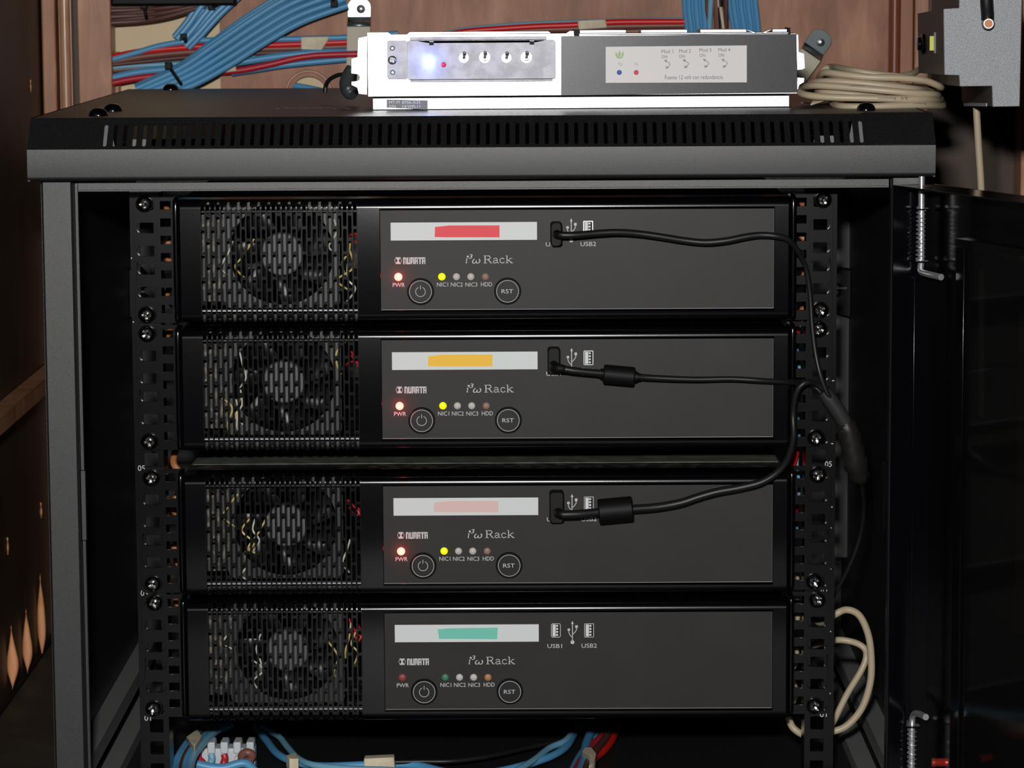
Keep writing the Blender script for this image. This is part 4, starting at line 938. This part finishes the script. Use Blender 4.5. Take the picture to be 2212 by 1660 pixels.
for x0, x1, m, lab in ((1526, 1524, dbrown, 'dark brown cable between the two blue drops'), (1536, 1532, blue2, 'pale blue cable between the two blue drops'), (1545, 1549, brown, 'brown cable crossing between the blue drops'), (1553, 1556, blackr, 'black cable between the two blue drops'), (1548, 1562, mtape, 'tan cable slanting between the blue drops'), (1568, 1567, dbrown, 'dark brown cable beside the right blue drop')):
    cable('drop_cable', [wc(x0, -30, 14), wc((x0+x1)/2, 20, 15), wc(x1, 70, 13), wc(x1, 170, 12)], 2.7, m, lab, n=10)
# through the hole: blue cable, black lead with plug
cable('hole_cable', [at(620, 183, Y=607), at(650, 187, Y=604), at(690, 195, Y=600), at(715, 202, Y=596), at(760, 205, Y=585)], 2.6, blue, 'blue cable poking through the round hole in the wall')
bk = thing('power_lead', 'black lead with a moulded plug beside the left end of the supply', 'cable', tuple(at(750, 205, Y=150)))
obj('cord', MB().tube([at(702, 200, Y=150), at(704, 185, Y=150), at(712, 172, Y=145), at(728, 163, Y=140), at(745, 160, Y=135), at(756, 155, Y=125)], 1.6, 10), blackr, bk)
obj('plug_body', MB().tube([at(762, 145, Y=120), at(756, 160, Y=120), at(752, 180, Y=118), at(757, 197, Y=115), at(764, 204, Y=112)], [4, 5.5, 6.5, 6.5, 4], 14), mat('dark_grey_plug', (.04, .048, .052), .35), bk)

# ------------------------------------------------------------------ inside the rack: loops, floor wiring, terminal block
YLp = 45
lc = cable('looped_cable', [W(1720, 1300, 90), W(1770, 1345, 70), W(1800, 1330, YLp), W(1828, 1318, YLp), W(1856, 1330, YLp), W(1875, 1370, YLp), W(1882, 1420, YLp), W(1880, 1475, YLp), W(1862, 1530, YLp), W(1830, 1568, YLp), W(1795, 1582, YLp), W(1745, 1590, YLp-5), W(1715, 1575, YLp-5), W(1703, 1552, YLp)], 2.6, cream, 'cream cable looping out below the right rail, outer loop')
cable('looped_cable', [W(1740, 1400, 100), W(1800, 1384, 70), W(1840, 1387, 65), W(1866, 1400, 62), W(1871, 1420, 62), W(1860, 1450, 60), W(1830, 1500, 60), W(1800, 1560, 60), W(1775, 1600, 70)], 2.4, cream, 'cream cable of the inner loop beside the right rail')
# cables seen through the ear notches
def vert(sx, y0, y1, m, lab, Y, amp=2.2, r=2.6, ph=0, x=219.3):
    n = 12; pts = []
    for k in range(n+1):
        py = y0+(y1-y0)*k/n; q = at(1106, py, Y=Y); pts.append((sx*(x+amp*sin(k*1.9+ph)), Y+4*sin(k*1.3), q.z))
    cable('side_cable', pts, r, m, lab, n=8)
vert(-1, 440, 780, orange, 'orange brown cable behind the notches of the upper left ears', 60, 5, 2.2, 1.2, x=222)
vert(-1, 970, 1330, orange, 'orange brown cable behind the notches of the lower left ears', 60, 4, 2.4, .3, x=221)
vert(1, 440, 700, orange, 'orange brown cable behind the notches of the top right ear', 50, 5, 2.2, .5, x=222)
vert(1, 705, 1160, red, 'red cable behind the notches of the middle right ears', 50, 2.2, 2.6, .7, x=219)
vert(1, 705, 1160, blue2, 'pale blue cable behind the notches of the middle right ears', 56, 1, 1.2, 2.4, x=223)
vert(1, 1235, 1530, cream, 'cream cable behind the notches of the bottom right ear', 44, 2.5, 2.4, 0)
ZF = -424
def fz(px, py, z=ZF+3): return at(px, py, Z=z)
# left bunch
for k in range(6):
    o_ = k*9.5
    pts = [fz(372+o_*.9, 1700, ZF+12), fz(376+o_*.75, 1660, ZF+14), fz(388+o_*.7, 1630, ZF+18), fz(410+o_*.75, 1600, ZF+20), fz(440+o_*.6, 1580, ZF+18), fz(470+o_*.6, 1568, ZF+10)]
    cable('floor_cable', pts, 2.7, [blue, blue, dbrown, blue, blue, blue2][k], 'cable of the left bunch on the rack floor, '+['outermost blue', 'blue beside the outermost', 'dark brown', 'blue beside the brown one', 'blue, second from the terminal block', 'pale blue nearest the terminal block'][k], group='cables of the left bunch on the rack floor')
q = [fz(402, 1592, ZF+26), fz(427, 1574, ZF+26), fz(436, 1590, ZF+26), (fz(420, 1612, ZF+26))]
tag(obj('masking_tape', MB().prism(q, (0, 2, -9)), mtape, bev=.8), 'torn cream tape around the left bunch on the rack floor', 'tape')
tb = thing('terminal_block', 'white screw terminal block on the rack floor below the bottom server', 'terminal block', tuple(fz(490, 1650, ZF)))
TBY = fz(490, 1655, ZF).y
b = MB(); a, c = at(416, 1652, Y=TBY), at(551, 1652, Y=TBY); zt = at(490, 1618, Y=TBY).z
b.box(a.x, c.x, TBY, TBY+16, a.z-6, zt); obj('block_body', b, white_pl, tb, bev=1)
for k in range(5):
    x = at(430+k*28, 1620, Y=TBY).x; z1 = at(430, 1602, Y=TBY).z
    b = MB().box(x-3, x+2.5, TBY-4, TBY+12, zt-3, z1); b.lathe([(2.6, -6), (2.6, 0)], (x, TBY, zt-7), 'Y', 12); obj('terminal_post', b, white_pl, tb, bev=.8)
for k, (m, nm) in enumerate(((dred, 'left red'), (blue2, 'pale blue'), (dred, 'right red'))):
    x = (428, 456, 484)[k]; pts = [at(x, 1630, Y=TBY-7), at(x+2, 1640, Y=TBY-8), at(x+(14 if k == 0 else -2), 1655, Y=TBY-10), at(x+(20 if k == 0 else -4), 1690, Y=TBY-6)]
    cable('terminal_wire', pts, 2.6, m, nm+' wire screwed into the white terminal block', group='wires in the terminal block')
cable('terminal_wire', [at(522, 1640, Y=TBY-8), at(524, 1630, Y=TBY-10), at(535, 1626, Y=TBY-11), at(545, 1633, Y=TBY-10), at(540, 1650, Y=TBY-8), at(560, 1690, Y=TBY-6)], 3, brown, 'hooked brown wire at the right end of the terminal block', group='wires in the terminal block')
cable('terminal_wire', [at(405, 1640, Y=TBY-12), at(430, 1653, Y=TBY-14), at(480, 1660, Y=TBY-14), at(530, 1650, Y=TBY-12), at(560, 1680, Y=TBY-10)], 3.2, blue, 'blue wire passing in front of the terminal block')
FB = [([(552, 1570), (575, 1600), (600, 1630), (640, 1648), (700, 1656), (790, 1653), (860, 1652), (910, 1656), (960, 1668), (1010, 1674), (1060, 1670), (1110, 1660), (1160, 1646), (1200, 1630), (1225, 1612), (1238, 1590), (1252, 1566)], blue, 'long blue cable bowed right across the middle of the rack floor', 2.85),
      ([(566, 1573), (600, 1590), (622, 1616), (645, 1640), (680, 1654), (760, 1662), (860, 1666), (960, 1684), (1040, 1688), (1100, 1672), (1150, 1645), (1185, 1618), (1222, 1600), (1245, 1571)], blue2, 'pale blue cable bowed across the rack floor in front of the long blue one', 2.4),
      ([(1282, 1566), (1275, 1585), (1266, 1610), (1262, 1640), (1250, 1680)], blue, 'thick blue cable beside the red ones on the rack floor', 3.2),
      ([(1298, 1568), (1290, 1588), (1270, 1612), (1250, 1640), (1230, 1680)], blue, 'blue cable hugging the dark red one', 3.0),
      ([(1306, 1568), (1300, 1592), (1275, 1615), (1258, 1640), (1236, 1680)], dred, 'dark red cable of the taped trio on the rack floor', 3.0),
      ([(1318, 1568), (1308, 1595), (1290, 1618), (1270, 1645), (1250, 1685)], dbrown, 'dark brown cable of the taped trio on the rack floor', 2.9),
      ([(1332, 1568), (1322, 1598), (1304, 1622), (1284, 1640), (1264, 1680)], red, 'bright red cable of the taped trio on the rack floor', 3.0),
      ([(820, 1648), (900, 1646), (980, 1645), (1060, 1634), (1140, 1616), (1220, 1600)], blackr, 'thin black cable arching over the rack floor', 1.8)]
for k, (pts, m, lab, r) in enumerate(FB): cable('floor_cable', [fz(x, y, ZF+3.5+(k % 3)*2.5) for x, y in pts], r, m, lab)
Yt = fz(820, 1655, ZF+5).y-5
q = [at(786, 1640, Y=Yt), at(851, 1637, Y=Yt), at(854, 1668, Y=Yt), at(786, 1670, Y=Yt)]
tag(obj('masking_tape', MB().prism(q, (0, 10, 0)), mtape, bev=.8), 'cream tape flag on the blue cable in the middle of the floor', 'tape')
q = [fz(1262, 1616, ZF+15), fz(1278, 1615, ZF+15), fz(1288, 1628, ZF+15), fz(1282, 1652, ZF+15), fz(1272, 1656, ZF+15), (fz(1276, 1634, ZF+15)), fz(1258, 1624, ZF+15)]
tag(obj('masking_tape', MB().prism(q, (0, 1, -8)), mtape, bev=.5), 'cream tape band around the red and brown trio', 'tape')
q = [fz(618, 1632, ZF+13), fz(640, 1626, ZF+13), fz(645, 1640, ZF+13), fz(625, 1640, ZF+13)]
tag(obj('masking_tape', MB().prism(q, (0, 0, -9)), mtape, bev=.5), 'small cream tape scrap joining the two left blue strands', 'tape')

# ------------------------------------------------------------------ light: a camera flash just above the lens, plus the lit LEDs
fl = bpy.data.lights.new('camera_flash', 'AREA'); fl.shape = 'RECTANGLE'; fl.size = .07; fl.size_y = .04; fl.energy = 33; fl.color = (1, .985, .965)
fo = bpy.data.objects.new('camera_flash', fl); C.objects.link(fo)
pos = (EYE+Vector((0, 0, ZO)))*S+upv*.145+rgt*(-.05); tgt = Vector((.0, 0, .28))
fo.location = pos; fo.rotation_euler = (tgt-pos).to_track_quat('-Z', 'Y').to_euler()
def pl(loc, col, e, r=.001):
    l = bpy.data.lights.new('led_light', 'POINT'); l.energy = e; l.color = col; l.shadow_soft_size = r
    o = bpy.data.objects.new('led_light', l); C.objects.link(o); o.location = loc
ld = Vector((p0.x, p0.y, 57.2+ZO))+T0*LEDP[0]+N0*17+Vector((0, 0, LEDP[2])); pl(ld*S, (.12, .2, 1), .02)
for z in TOPS[:3]:
    x, zz = q1(860.5, 598.5); pl(Vector((x, YP-4, zz+z+ZO))*S, (1, .03, .02), .006)
w = bpy.data.worlds.new('world'); bpy.context.scene.world = w; w.use_nodes = True
w.node_tree.nodes['Background'].inputs['Color'].default_value = (.6, .65, .75, 1); w.node_tree.nodes['Background'].inputs['Strength'].default_value = .002
for o in bpy.data.objects:
    if '_o' in o: del o['_o']
sc = bpy.context.scene
sc.view_settings.view_transform = 'Standard'; sc.view_settings.look = 'None'; sc.view_settings.gamma = 1; sc.view_settings.exposure = 0
sc.cycles.max_bounces = 6
